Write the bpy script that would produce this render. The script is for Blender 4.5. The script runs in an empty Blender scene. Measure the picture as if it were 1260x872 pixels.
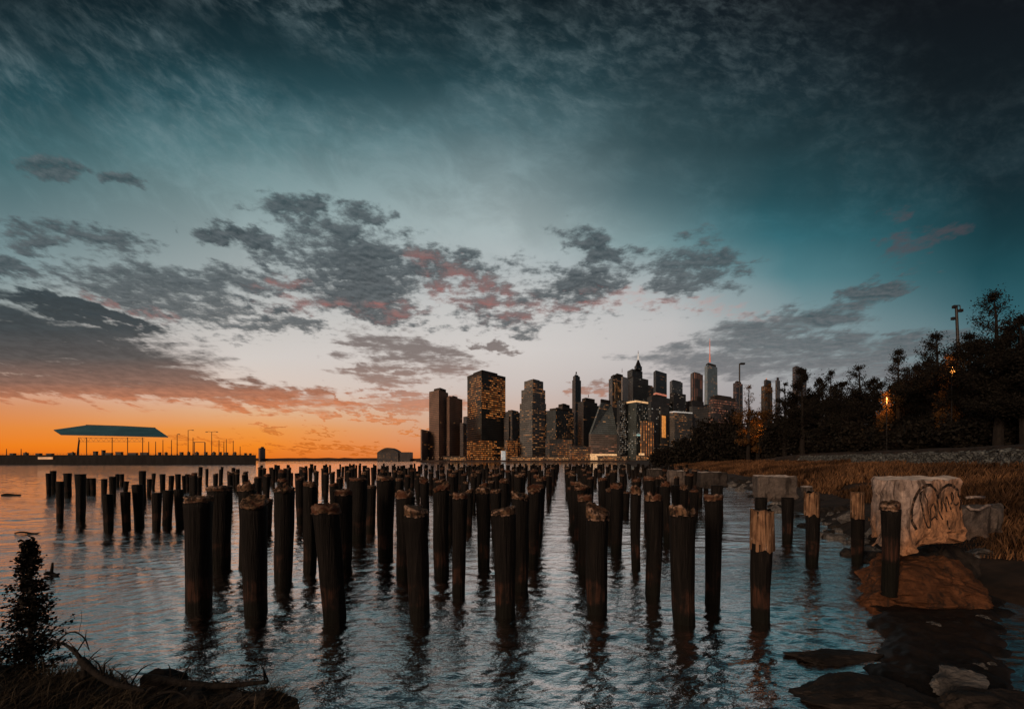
import bpy, bmesh, math, random
import numpy as np
from mathutils import Vector, noise as mnoise
R = math.radians
scene = bpy.context.scene
C = scene.collection
H = 2.8                      # eye height above the river
F = 560.0                    # focal length in photo pixels (1260 wide)
rng = random.Random(7)

def lin(c):
    out = []
    for v in c[:3]:
        v = v / 255.0
        out.append(v / 12.92 if v <= 0.04045 else ((v + 0.055) / 1.055) ** 2.4)
    return tuple(out) + (1.0,)

def gx(px, D): return (px - 630.0) / F * D
def gz(py, D): return H + (566.0 - py) / F * D
def gD(py, z=0.0): return F * (H - z) / (py - 566.0)

# ------------------------------------------------------------------ objects
def tag(o, label=None, cat=None, group=None, kind=None):
    if label: o['label'] = label
    if cat: o['category'] = cat
    if group: o['group'] = group
    if kind: o['kind'] = kind
    return o

def empty(name, loc=(0, 0, 0), label=None, cat=None, group=None):
    o = bpy.data.objects.new(name, None); C.objects.link(o)
    o.location = loc
    o.empty_display_size = 0.2
    return tag(o, label, cat, group)

class MB:
    """collects verts / faces (+uv, + material index) for one mesh"""
    def __init__(s): s.v = []; s.f = []; s.uv = []; s.mi = []
    def face(s, pts, uv=None, mi=0):
        b = len(s.v); s.v.extend([tuple(p) for p in pts]); s.f.append(tuple(range(b, b + len(pts))))
        s.uv.append(uv); s.mi.append(mi)
    def box(s, x0, x1, y0, y1, z0, z1, mi=0):
        b = len(s.v)
        s.v += [(x0, y0, z0), (x1, y0, z0), (x1, y1, z0), (x0, y1, z0), (x0, y0, z1), (x1, y0, z1), (x1, y1, z1), (x0, y1, z1)]
        for q in ((0, 3, 2, 1), (4, 5, 6, 7), (0, 1, 5, 4), (1, 2, 6, 5), (2, 3, 7, 6), (3, 0, 4, 7)):
            s.f.append(tuple(b + i for i in q)); s.uv.append(None); s.mi.append(mi)
    def tube(s, pts, radii, n=6, mi=0, cap=True):
        pts = [Vector(p) for p in pts]
        b = len(s.v); k = len(pts)
        for i, p in enumerate(pts):
            t = (pts[min(i + 1, k - 1)] - pts[max(i - 1, 0)])
            if t.length < 1e-9: t = Vector((0, 0, 1))
            t.normalize()
            a = t.cross(Vector((0.31, 0.9, 0.17)))
            if a.length < 0.1: a = t.cross(Vector((1, 0, 0)))
            a.normalize(); c = t.cross(a)
            r = radii[i] if hasattr(radii, '__len__') else radii
            for j in range(n):
                th = 2 * math.pi * j / n
                q = p + a * (r * math.cos(th)) + c * (r * math.sin(th))
                s.v.append(tuple(q))
        for i in range(k - 1):
            for j in range(n):
                j2 = (j + 1) % n
                s.f.append((b + i * n + j, b + i * n + j2, b + (i + 1) * n + j2, b + (i + 1) * n + j)); s.uv.append(None); s.mi.append(mi)
        if cap:
            s.f.append(tuple(b + j for j in range(n - 1, -1, -1))); s.uv.append(None); s.mi.append(mi)
            s.f.append(tuple(b + (k - 1) * n + j for j in range(n))); s.uv.append(None); s.mi.append(mi)
    def prism(s, fp, z0, z1, mi=0, top_fp=None, top_mi=None):
        """walls with metre UVs plus a roof; fp counter clockwise or not, no matter"""
        tp = top_fp or fp; n = len(fp); u = 0.0
        for i in range(n):
            a, b2 = fp[i], fp[(i + 1) % n]; ta, tb = tp[i], tp[(i + 1) % n]
            L = math.hypot(b2[0] - a[0], b2[1] - a[1])
            s.face([(a[0], a[1], z0), (b2[0], b2[1], z0), (tb[0], tb[1], z1), (ta[0], ta[1], z1)],
                   [(u, z0), (u + L, z0), (u + L, z1), (u, z1)], mi)
            u += L + 13.7
        s.face([(p[0], p[1], z1) for p in tp], [(-3, -3)] * n, mi if top_mi is None else top_mi)
    def build(s, name, mats, parent=None, smooth=False):
        me = bpy.data.meshes.new(name)
        me.from_pydata(s.v, [], s.f)
        if any(u is not None for u in s.uv):
            l = me.uv_layers.new(name='UVMap')
            i = 0
            for f, u in zip(s.f, s.uv):
                for k in range(len(f)):
                    l.data[i].uv = u[k] if u is not None else (-3, -3)
                    i += 1
        if not isinstance(mats, (list, tuple)): mats = [mats]
        for m in mats: me.materials.append(m)
        if any(s.mi): me.polygons.foreach_set('material_index', s.mi)
        if smooth: me.polygons.foreach_set('use_smooth', [True] * len(me.polygons))
        me.update()
        o = bpy.data.objects.new(name, me); C.objects.link(o)
        if parent is not None: o.parent = parent
        return o

def mesh_np(name, verts, faces, mat, parent=None, smooth=False):
    """big meshes: faces is an (n,k) int array"""
    me = bpy.data.meshes.new(name)
    n, k = faces.shape
    me.vertices.add(len(verts)); me.vertices.foreach_set('co', np.asarray(verts, np.float32).ravel())
    me.loops.add(n * k); me.loops.foreach_set('vertex_index', faces.astype(np.int32).ravel())
    me.polygons.add(n)
    me.polygons.foreach_set('loop_start', np.arange(0, n * k, k, dtype=np.int32))
    me.polygons.foreach_set('loop_total', np.full(n, k, np.int32))
    if smooth: me.polygons.foreach_set('use_smooth', np.ones(n, bool))
    me.materials.append(mat)
    me.update(calc_edges=True); me.validate()
    o = bpy.data.objects.new(name, me); C.objects.link(o)
    if parent is not None: o.parent = parent
    return o

def grid_faces(nr, nc):
    i = np.arange((nr - 1) * (nc - 1)); r = i // (nc - 1); c = i % (nc - 1)
    a = r * nc + c
    return np.stack([a, a + 1, a + nc + 1, a + nc], 1)

# ------------------------------------------------------------------ node maths
class V:
    def __init__(s, t, k): s.t = t; s.k = k
    def __add__(a, b): return mop(a.t, 'ADD', a, b)
    __radd__ = __add__
    def __sub__(a, b): return mop(a.t, 'SUBTRACT', a, b)
    def __rsub__(a, b): return mop(a.t, 'SUBTRACT', b, a)
    def __mul__(a, b): return mop(a.t, 'MULTIPLY', a, b)
    __rmul__ = __mul__
    def __truediv__(a, b): return mop(a.t, 'DIVIDE', a, b)
    def __rtruediv__(a, b): return mop(a.t, 'DIVIDE', b, a)
def setin(t, sock, v):
    if isinstance(v, V): t.links.new(v.k, sock)
    elif hasattr(v, 'is_output'): t.links.new(v, sock)
    else: sock.default_value = v
def mop(t, op, *args, clamp=False):
    n = t.nodes.new('ShaderNodeMath'); n.operation = op; n.use_clamp = clamp
    for i, a in enumerate(args): setin(t, n.inputs[i], a)
    return V(t, n.outputs[0])
def mx(t, a, b): return mop(t, 'MAXIMUM', a, b)
def mn(t, a, b): return mop(t, 'MINIMUM', a, b)
def sstep(t, x, a, b, lo=0.0, hi=1.0):
    n = t.nodes.new('ShaderNodeMapRange'); n.interpolation_type = 'SMOOTHSTEP'; n.clamp = True
    setin(t, n.inputs[0], x); n.inputs[1].default_value = a; n.inputs[2].default_value = b
    n.inputs[3].default_value = lo; n.inputs[4].default_value = hi
    return V(t, n.outputs[0])
def lstep(t, x, a, b, lo=0.0, hi=1.0):
    n = t.nodes.new('ShaderNodeMapRange'); n.clamp = True
    setin(t, n.inputs[0], x); n.inputs[1].default_value = a; n.inputs[2].default_value = b
    n.inputs[3].default_value = lo; n.inputs[4].default_value = hi
    return V(t, n.outputs[0])
def comb(t, x, y, z=0.0):
    n = t.nodes.new('ShaderNodeCombineXYZ')
    for i, a in enumerate((x, y, z)): setin(t, n.inputs[i], a)
    return n.outputs[0]
def sep(t, vec):
    n = t.nodes.new('ShaderNodeSeparateXYZ'); t.links.new(vec, n.inputs[0])
    return [V(t, o) for o in n.outputs]
def noise(t, vec, scale, detail=4, rough=0.55, dist=0.0):
    n = t.nodes.new('ShaderNodeTexNoise'); n.inputs['Scale'].default_value = scale
    n.inputs['Detail'].default_value = detail; n.inputs['Roughness'].default_value = rough
    n.inputs['Distortion'].default_value = dist
    if vec is not None: t.links.new(vec, n.inputs['Vector'])
    return V(t, n.outputs[0])
def mixc(t, f, a, b, mode='MIX'):
    n = t.nodes.new('ShaderNodeMix'); n.data_type = 'RGBA'; n.blend_type = mode
    setin(t, n.inputs[0], f); setin(t, n.inputs[6], a); setin(t, n.inputs[7], b)
    return n.outputs[2]
def ramp(t, x, stops, interp='LINEAR'):
    n = t.nodes.new('ShaderNodeValToRGB'); cr = n.color_ramp; cr.interpolation = interp
    while len(cr.elements) < len(stops): cr.elements.new(0.5)
    for e, (p, c) in zip(cr.elements, sorted(stops, key=lambda q: q[0])):
        e.position = max(0.0, min(1.0, p)); e.color = c
    setin(t, n.inputs[0], x)
    return n.outputs[0]

# ================================================================== WORLD
SUN_AZ, SUN_EL = -140.0, 16.0          # the after-glow comes over the left shoulder (deg, 0 = +Y, + to the right)
def make_world():
    w = bpy.data.worlds.new('World'); scene.world = w; w.use_nodes = True
    t = w.node_tree; t.nodes.clear()
    out = t.nodes.new('ShaderNodeOutputWorld')
    bg = t.nodes.new('ShaderNodeBackground'); bg.inputs[1].default_value = 1.0
    tc = t.nodes.new('ShaderNodeTexCoord')
    x, y, z = sep(t, tc.outputs['Generated'])
    yy = mx(t, y, 0.04)
    u = x / yy
    v = mx(t, z / yy, -0.02)
    front = sstep(t, y, 0.10, 0.42)
    cols = {
     0: [(566,(226,104,18)),(548,(238,126,26)),(525,(228,134,58)),(500,(213,137,88)),(470,(200,164,142)),(430,(182,168,162)),(390,(150,156,154)),(330,(124,146,149)),(290,(114,138,142)),(200,(72,109,115)),(120,(38,74,82)),(60,(27,52,59)),(0,(18,36,42)),(-90,(14,26,30))],
     300: [(566,(230,112,24)),(548,(242,136,34)),(528,(236,152,72)),(508,(224,176,134)),(482,(220,200,186)),(440,(210,202,196)),(400,(197,194,190)),(345,(168,175,175)),(300,(150,164,165)),(240,(124,147,149)),(180,(86,119,124)),(120,(44,80,88)),(60,(27,53,60)),(0,(17,34,40)),(-90,(13,24,28))],
     640: [(566,(206,118,66)),(525,(200,164,146)),(475,(202,190,184)),(430,(208,202,198)),(380,(198,197,195)),(330,(174,181,182)),(280,(158,172,173)),(220,(130,150,153)),(160,(84,112,118)),(100,(40,68,75)),(50,(26,47,53)),(0,(16,31,36)),(-90,(12,20,24))],
     850: [(566,(180,142,128)),(500,(172,160,158)),(450,(190,184,182)),(400,(190,188,187)),(350,(164,173,175)),(300,(122,150,154)),(240,(84,112,118)),(180,(54,80,86)),(100,(32,52,58)),(0,(16,26,31)),(-90,(12,18,21))],
     1000: [(566,(150,140,140)),(500,(146,144,147)),(450,(150,156,158)),(400,(130,150,154)),(340,(82,126,134)),(290,(53,106,116)),(240,(40,79,87)),(180,(34,59,65)),(100,(24,40,46)),(0,(15,22,27)),(-90,(12,16,19))],
     1250: [(566,(110,122,126)),(500,(98,118,124)),(420,(66,104,112)),(380,(45,90,99)),(330,(28,72,80)),(280,(21,55,62)),(220,(20,40,46)),(120,(18,28,32)),(0,(16,19,22)),(-90,(12,14,17))],
    }
    VM = 1.25
    keys = sorted(cols)
    cur = None
    vn = v / VM
    soft = noise(t, comb(t, u * 1.6, v * 2.2, 20.0), 1.0, 3, 0.5)
    ub = u + (v - 0.28) * 0.30 * sstep(t, u, -0.3, 0.5) + (soft - 0.5) * 0.42
    for i, k in enumerate(keys):
        c = ramp(t, vn, [(max(0.0, (566 - py) / F / VM), lin(rgb)) for py, rgb in cols[k]])
        if cur is None: cur = c
        else:
            f = lstep(t, ub, (keys[i - 1] - 630) / F, (k - 630) / F)
            cur = mixc(t, f, cur, c)
    # ---- plane-like coordinates for the cloud layers
    den = v + 0.25
    Pu = u / den; Pv = 1.0 / den
    # ---- high thin wisps
    tl = 0.20 - u * 0.22                       # the wisps tilt gently, falling to the right
    wv = v + u * tl
    n1 = noise(t, comb(t, u * 4.2 - v * 0.6, wv * 6.2), 1.7, 9, 0.66, 0.5)
    n2 = noise(t, comb(t, u * 1.5, wv * 2.8, 4.0), 1.3, 4, 0.5)
    n3 = noise(t, comb(t, u * 15.0 + v * 5.0, wv * 21.0, 2.0), 1.5, 6, 0.66, 0.3)
    hi = sstep(t, v, 0.30, 0.62)
    wisp = (sstep(t, n1, 0.42, 0.78) * 0.42 + sstep(t, n3, 0.40, 0.74) * 0.62) * sstep(t, n2, 0.30, 0.64) * hi
    wisp = wisp * lstep(t, u, -0.2, 0.9, 1.0, 0.22)
    veil = mixc(t, 0.62, cur, lin((128, 146, 150)))
    cur = mixc(t, mop(t, 'MULTIPLY', wisp, 0.62, clamp=True), cur, veil)
    shade = sstep(t, n2 * 0.6 + n1 * 0.4, 0.40, 0.60, 0.86, 1.14)
    shade = 1.0 + (shade - 1.0) * sstep(t, v, 0.30, 0.6)
    cur = mixc(t, 1.0, cur, comb(t, shade, shade, shade), 'MULTIPLY')
    # ---- cloud masses
    warp = t.nodes.new('ShaderNodeTexNoise'); warp.inputs['Scale'].default_value = 1.0
    warp.inputs['Detail'].default_value = 5; warp.inputs['Roughness'].default_value = 0.6
    t.links.new(comb(t, Pu * 8.0, Pv * 7.0, 11.0), warp.inputs['Vector'])
    wr, wg, wb = sep(t, warp.outputs['Color'])
    uw = u + (wr - 0.5) * 0.26
    vwp = v + (wg - 0.5) * 0.11
    def ell(px, py, rx, ry, rot=0.0):
        u0 = (px - 630) / F; v0 = (566 - py) / F
        c, s_ = math.cos(-rot), math.sin(-rot)
        du = uw - u0; dv = vwp - v0
        a = (du * c + dv * s_) * (F / rx); b = (dv * c - du * s_) * (F / ry)
        d = mop(t, 'SQRT', a * a + b * b)
        return mx(t, 1.0 - d, -1.2)
    def union(lst):
        m = ell(*lst[0])
        for e in lst[1:]: m = mx(t, m, ell(*e))
        return sstep(t, m, -0.55, 0.75) - 0.56
    fine = noise(t, comb(t, Pu * 17.0, Pv * 23.0, 7.0), 1.0, 8, 0.62, 0.1)
    fine_up = noise(t, comb(t, Pu * 17.0, Pv * 23.0 - 0.30, 7.0), 1.0, 6, 0.62, 0.1)
    strk = noise(t, comb(t, Pu * 3.2, Pv * 11.0, 3.0), 1.0, 9, 0.62, 0.35)
    big = noise(t, comb(t, Pu * 3.4, Pv * 3.4, 1.0), 1.0, 4, 0.5)
    clump = union([(395, 298, 85, 42, .1), (455, 330, 130, 52, .18), (560, 338, 110, 38, .22), (625, 368, 120, 36, .1), (720, 350, 85, 26, -.2),
                   (742, 305, 60, 24, .35), (352, 256, 52, 22, 0), (452, 264, 42, 18, 0), (258, 286, 34, 15, -.1), (312, 290, 26, 14, 0), (420, 372, 120, 26, .05)])
    d1 = clump * 0.95 + (fine - 0.5) * 2.6 + (big - 0.5) * 2.2 + 0.13
    dens1 = sstep(t, clump, -0.54, -0.34) * sstep(t, d1, -0.16, 0.56)
    scat = union([(190, 362, 170, 44, .2), (115, 291, 90, 20, .25), (40, 292, 70, 22, .2), (300, 345, 95, 24, .1), (250, 378, 120, 28, .2), (20, 330, 60, 16, .2), (350, 395, 60, 14, .1), (66, 205, 50, 20, .1), (146, 220, 34, 14, .1), (855, 332, 85, 46, -.25), (830, 345, 50, 24, 0)])
    d2 = scat * 0.9 + (fine - 0.5) * 2.0 + (strk - 0.5) * 1.0 + 0.05
    dens2 = sstep(t, scat, -0.54, -0.34) * sstep(t, d2, -0.08, 0.5) * 0.98
    band = union([(50, 428, 320, 56, .20), (230, 478, 260, 24, .09), (60, 476, 230, 20, .04), (95, 384, 165, 19, .27)])
    d3 = band * 1.0 + (strk - 0.5) * 1.15 + (fine - 0.5) * 0.35 + 0.06
    dens3 = sstep(t, band, -0.54, -0.34) * sstep(t, d3, -0.05, 0.38)
    low = union([(505, 436, 105, 34, .2), (470, 465, 70, 16, .1), (505, 494, 95, 14, .02), (470, 505, 60, 7, 0), (735, 478, 30, 11, 0), (610, 425, 28, 12, .2)])
    d4 = low * 0.9 + (strk - 0.5) * 1.7 + (fine - 0.5) * 1.2
    dens4 = sstep(t, low, -0.54, -0.34) * sstep(t, d4, -0.1, 0.45) * 0.9
    right = union([(985, 400, 100, 26, -.16), (1066, 368, 70, 19, -.42), (1095, 350, 30, 12, -.4), (930, 412, 85, 28, -.1), (1000, 428, 110, 20, -.05), (1120, 425, 130, 20, -.14), (900, 445, 130, 26, 0), (1040, 450, 120, 22, .0)])
    d5 = right * 0.9 + (strk - 0.5) * 1.5 + (fine - 0.5) * 1.1 + 0.08
    dens5 = sstep(t, right, -0.54, -0.34) * sstep(t, d5, -0.1, 0.5) * 0.85
    pinkish = union([(1130, 300, 52, 18, -.4), (1165, 285, 34, 14, -.3), (1100, 265, 26, 14, -.2)])
    d6 = pinkish * 0.8 + (strk - 0.5) * 1.8 + (fine - 0.5) * 2.2 - 0.1
    dens6 = sstep(t, pinkish, -0.54, -0.34) * sstep(t, d6, -0.2, 0.6) * 0.7
    tiny = union([(335, 525, 34, 5, 0), (485, 516, 40, 6, .05), (420, 509, 24, 6, .1), (340, 487, 60, 6, .1), (420, 490, 40, 4, .1), (395, 531, 24, 3, 0), (400, 550, 95, 5, 0), (250, 541, 70, 3, 0), (530, 535, 40, 4, 0)])
    d7 = tiny * 0.9 + (strk - 0.5) * 1.5
    dens7 = sstep(t, tiny, -0.54, -0.34) * sstep(t, d7, 0.0, 0.25) * 0.85
    lo = (566 - 545) / F / VM
    ccol = ramp(t, vn, [((566 - p) / F / VM, lin(c)) for p, c in
        [(560, (196, 96, 22)), (535, (205, 112, 38)), (515, (206, 122, 72)), (492, (184, 114, 80)), (470, (128, 94, 80)), (440, (78, 73, 71)), (405, (54, 60, 63)), (350, (45, 55, 60)), (290, (40, 54, 60)), (200, (40, 62, 68))]])
    ccol_r = ramp(t, vn, [((566 - p) / F / VM, lin(c)) for p, c in
        [(520, (120, 110, 112)), (470, (100, 101, 104)), (430, (76, 85, 89)), (390, (50, 62, 67)), (350, (46, 60, 65)), (300, (52, 66, 70))]])
    lit = mop(t, 'MULTIPLY_ADD', fine - fine_up, 2.6, 0.5, clamp=True)
    tex = sstep(t, fine * 0.6 + strk * 0.4, 0.34, 0.66, 0.78, 1.25)
    # soft salmon light under the broken clouds
    glow = union([(575, 352, 75, 26, .25), (610, 378, 85, 15, .15), (375, 374, 50, 12, 0), (345, 350, 40, 9, 0), (480, 380, 60, 12, .1), (690, 385, 90, 9, -.22), (525, 318, 34, 14, .2), (150, 378, 70, 10, .3), (790, 368, 80, 12, .1), (890, 380, 80, 12, .2)])
    gl = sstep(t, glow * 0.8 + (fine - 0.5) * 1.6 + (0.5 - lit) * 1.8, 0.15, 1.0)
    def layer(cur, dens, col, k=1.0):
        return mixc(t, mop(t, 'MULTIPLY', dens, k, clamp=True), cur, col)
    base_c = mixc(t, 1.0, ccol, comb(t, tex, tex, tex), 'MULTIPLY')
    base_r = mixc(t, 1.0, ccol_r, comb(t, tex, tex, tex), 'MULTIPLY')
    c1 = mixc(t, lit * 0.34, base_c, lin((142, 147, 149)))
    c1 = mixc(t, gl * 0.5, c1, lin((160, 100, 96)))
    cur = layer(cur, dens2, c1, 0.9)
    cur = layer(cur, dens1, c1, 0.93)
    edge = sstep(t, glow, -0.4, 0.4) * sstep(t, fine, 0.42, 0.62) * 0.22
    cur = mixc(t, edge, cur, lin((206, 132, 118)))
    cur = layer(cur, dens4, mixc(t, 0.25, base_c, lin((150, 112, 100))), 0.9)
    cur = layer(cur, dens3, base_c, 0.95)
    cur = layer(cur, dens7, base_c, 0.9)
    cur = layer(cur, dens5, mixc(t, lit * 0.3, base_r, lin((150, 140, 140))), 0.98)
    cur = layer(cur, dens6, lin((84, 70, 74)), 0.85)
    # ---- the half of the sky behind the viewer: dim pink-grey dusk
    rear = ramp(t, mop(t, 'MULTIPLY', z, 1.0, clamp=True), [(0.0, lin((104, 84, 78))), (0.12, lin((128, 98, 90))), (0.3, lin((96, 96, 100))), (0.6, lin((44, 64, 70))), (1.0, lin((20, 34, 40)))])
    sky_c = mixc(t, front, rear, cur)
    ny = t.nodes.new('ShaderNodeTexSky'); ny.sky_type = 'NISHITA'; ny.sun_disc = False
    ny.sun_elevation = R(SUN_EL); ny.sun_rotation = R(SUN_AZ % 360)
    fin = mixc(t, 1.0, sky_c, mixc(t, 1.0, ny.outputs[0], (0.0012, 0.0012, 0.0012, 1), 'MULTIPLY'), 'ADD')
    t.links.new(fin, bg.inputs[0]); t.links.new(bg.outputs[0], out.inputs[0])
    w.cycles.sampling_method = 'MANUAL'; w.cycles.sample_map_resolution = 512
make_world()

sd = bpy.data.lights.new('sun', 'SUN'); so = bpy.data.objects.new('sun', sd); C.objects.link(so)
sd.energy = 2.0; sd.angle = R(22); sd.color = (1.0, 0.66, 0.44)
az, el = R(SUN_AZ), R(SUN_EL)
so.rotation_euler = Vector((-math.sin(az) * math.cos(el), -math.cos(az) * math.cos(el), -math.sin(el))).to_track_quat('-Z', 'Y').to_euler()
so.location = (-20, -20, 20)

cd = bpy.data.cameras.new('camera'); cam = bpy.data.objects.new('camera', cd); C.objects.link(cam)
cam.location = (0, 0, H); cam.rotation_euler = (R(90), 0, 0)
cd.sensor_width = 36; cd.lens = 36 * F / 1260.0; cd.shift_y = (566 - 436) / 1260.0
cd.clip_start = 0.05; cd.clip_end = 30000
scene.camera = cam
scene.view_settings.view_transform = 'Standard'; scene.view_settings.look = 'None'; scene.view_settings.exposure = 0
scene.cycles.max_bounces = 5; scene.cycles.diffuse_bounces = 2; scene.cycles.glossy_bounces = 3
scene.cycles.transparent_max_bounces = 6; scene.cycles.sample_clamp_indirect = 4.0
#INSERT
# ================================================================== MATERIALS
def new_mat(name):
    m = bpy.data.materials.new(name); m.use_nodes = True
    t = m.node_tree; b = t.nodes['Principled BSDF']
    return m, t, b
def tcoord(t, which='Object'):
    return t.nodes.new('ShaderNodeTexCoord').outputs[which]
def bump(t, b, h, strength, dist=0.02):
    n = t.nodes.new('ShaderNodeBump'); n.inputs['Strength'].default_value = strength; n.inputs['Distance'].default_value = dist
    setin(t, n.inputs['Height'], h); t.links.new(n.outputs[0], b.inputs['Normal'])
def world_pos(t): return t.nodes.new('ShaderNodeNewGeometry').outputs['Position']
def mapped(t, vec, sx, sy, sz):
    n = t.nodes.new('ShaderNodeMapping'); n.inputs['Scale'].default_value = (sx, sy, sz)
    t.links.new(vec, n.inputs['Vector']); return n.outputs[0]

def plain(name, c0, c1, scale=3.0, rough=0.8, bstr=0.3, stretch=(1, 1, 1)):
    m, t, b = new_mat(name)
    v = mapped(t, tcoord(t), *stretch)
    n = noise(t, v, scale, 6, 0.6)
    k = sstep(t, n, 0.32, 0.68) if 'spray' not in name else sstep(t, n, 0.46, 0.66)
    t.links.new(mixc(t, k, (*c0, 1), (*c1, 1)), b.inputs['Base Color'])
    b.inputs['Roughness'].default_value = rough; b.inputs['Specular IOR Level'].default_value = 0.25
    if bstr: bump(t, b, n, bstr, 0.05)
    return m

def pile_shaft_mat():
    m, t, b = new_mat('tarred_timber')
    oc = tcoord(t); x, y, z = sep(t, oc)
    oi = t.nodes.new('ShaderNodeObjectInfo'); rnd = V(t, oi.outputs['Random'])
    off = comb(t, x * 22.0 + rnd * 37.0, y * 22.0, z * 1.6)
    grain = noise(t, off, 1.0, 6, 0.62)
    blot = noise(t, comb(t, x * 3.0 + rnd * 53.0, y * 3.0, z * 2.2), 1.0, 5, 0.6)
    dark = mixc(t, sstep(t, grain, 0.38, 0.7), (0.0035, 0.003, 0.0028, 1), (0.010, 0.0082, 0.0072, 1))
    pale = sstep(t, grain, 0.60, 0.74) * sstep(t, blot, 0.45, 0.62)
    dark = mixc(t, pale * 0.7, dark, (0.05, 0.04, 0.034, 1))
    # rusty tide zone: starts about 0.7 m above the water, hard lower and upper edges
    zone = sstep(t, z + (blot - 0.5) * 0.5 + (grain - 0.5) * 0.2, 0.18, 0.3) * sstep(t, z + (blot - 0.5) * 0.5, 0.66, 0.56)
    rust = mixc(t, sstep(t, grain, 0.4, 0.65), (0.012, 0.008, 0.006, 1), (0.055, 0.024, 0.015, 1))
    col = mixc(t, zone * sstep(t, blot, 0.40, 0.56) * 0.95, dark, rust)
    weed = sstep(t, z + (blot - 0.5) * 0.35, 0.26, 0.16)
    col = mixc(t, weed * 0.8, col, (0.004, 0.0045, 0.0028, 1))
    t.links.new(col, b.inputs['Base Color']); b.inputs['Roughness'].default_value = 0.72
    b.inputs['Specular IOR Level'].default_value = 0.15
    bump(t, b, grain * 0.9 + blot * 0.5, 1.0, 0.05)
    return m
def pile_top_mat(name, c0, c1, c2):
    m, t, b = new_mat(name)
    oc = tcoord(t); x, y, z = sep(t, oc)
    oi = t.nodes.new('ShaderNodeObjectInfo'); rnd = V(t, oi.outputs['Random'])
    n = noise(t, comb(t, x * 14 + rnd * 91, y * 14, z * 9), 1.0, 6, 0.65)
    n2 = noise(t, comb(t, x * 5 + rnd * 31, y * 5, z * 4), 1.0, 4, 0.5)
    c = mixc(t, sstep(t, n, 0.40, 0.60), (*c0, 1), (*c1, 1))
    c = mixc(t, sstep(t, n2 + (rnd - 0.5) * 0.22, 0.44, 0.62), c, (*c2, 1))
    t.links.new(c, b.inputs['Base Color']); b.inputs['Roughness'].default_value = 0.85
    b.inputs['Specular IOR Level'].default_value = 0.2
    bump(t, b, n, 0.8, 0.03)
    return m

def concrete_mat(name, pale, rust, dark, rust_lo=0.0, rust_hi=1.2, xk=0.0):
    m, t, b = new_mat(name)
    oc = tcoord(t); x, y, z = sep(t, oc)
    n = noise(t, oc, 5.0, 8, 0.65); n2 = noise(t, oc, 1.6, 5, 0.55)
    drip = noise(t, comb(t, x * 7, y * 7, z * 0.9), 1.0, 5, 0.6)
    c = mixc(t, sstep(t, n, 0.35, 0.65), tuple(0.62 * k for k in pale) + (1,), (*pale, 1))
    rz = sstep(t, z - mop(t, 'MAXIMUM', mop(t, 'MINIMUM', x + 0.55, 0.5), -0.4) * xk + (n2 - 0.5) * 1.3 + (drip - 0.5) * 0.7, rust_hi, rust_lo)
    c = mixc(t, rz * 0.85, c, mixc(t, sstep(t, n, 0.4, 0.62), tuple(0.5 * k for k in rust) + (1,), (*rust, 1)))
    c = mixc(t, sstep(t, drip, 0.52, 0.64) * 0.8, c, (*dark, 1))
    c = mixc(t, sstep(t, n2 + (n - 0.5) * 0.6, 0.56, 0.66) * 0.55, c, (*dark, 1))
    pit = noise(t, oc, 17.0, 4, 0.6)
    c = mixc(t, sstep(t, pit, 0.60, 0.70) * 0.6, c, (*dark, 1))
    t.links.new(c, b.inputs['Base Color']); b.inputs['Roughness'].default_value = 0.9
    b.inputs['Specular IOR Level'].default_value = 0.2
    bump(t, b, n * 0.7 + pit * 0.5, 0.8, 0.05)
    return m

def water_mat():
    m, t, b = new_mat('river_water')
    p = world_pos(t); x, y, z = sep(t, p)
    n1 = noise(t, comb(t, x * 6.0, y * 11.0, 0), 1.0, 3, 0.55, 0.4)
    n2 = noise(t, comb(t, x * 0.8, y * 1.9, 5), 1.0, 4, 0.55, 0.3)
    n3 = noise(t, comb(t, x * 15.0, y * 27.0, 9), 1.0, 3, 0.55, 0.3)
    gust = sstep(t, noise(t, comb(t, x * 0.16, y * 0.22, 3), 1.0, 3, 0.5), 0.35, 0.65, 0.55, 1.15)
    near = sstep(t, y, 70.0, 16.0)
    vnear = sstep(t, y, 26.0, 8.0)
    h = (n1 * (0.010 + near * 0.008) + n3 * 0.0078 * (vnear * 0.85 + 0.15)) * gust + n2 * lstep(t, near, 0, 1, 0.11, 0.026)
    n = t.nodes.new('ShaderNodeBump'); n.inputs['Strength'].default_value = 0.75; n.inputs['Distance'].default_value = 1.0
    setin(t, n.inputs['Height'], h); t.links.new(n.outputs[0], b.inputs['Normal'])
    b.inputs['Base Color'].default_value = (0.82, 0.775, 0.755, 1); b.inputs['Metallic'].default_value = 1.0
    b.inputs['Roughness'].default_value = 0.03; b.inputs['IOR'].default_value = 1.6
    return m

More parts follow.
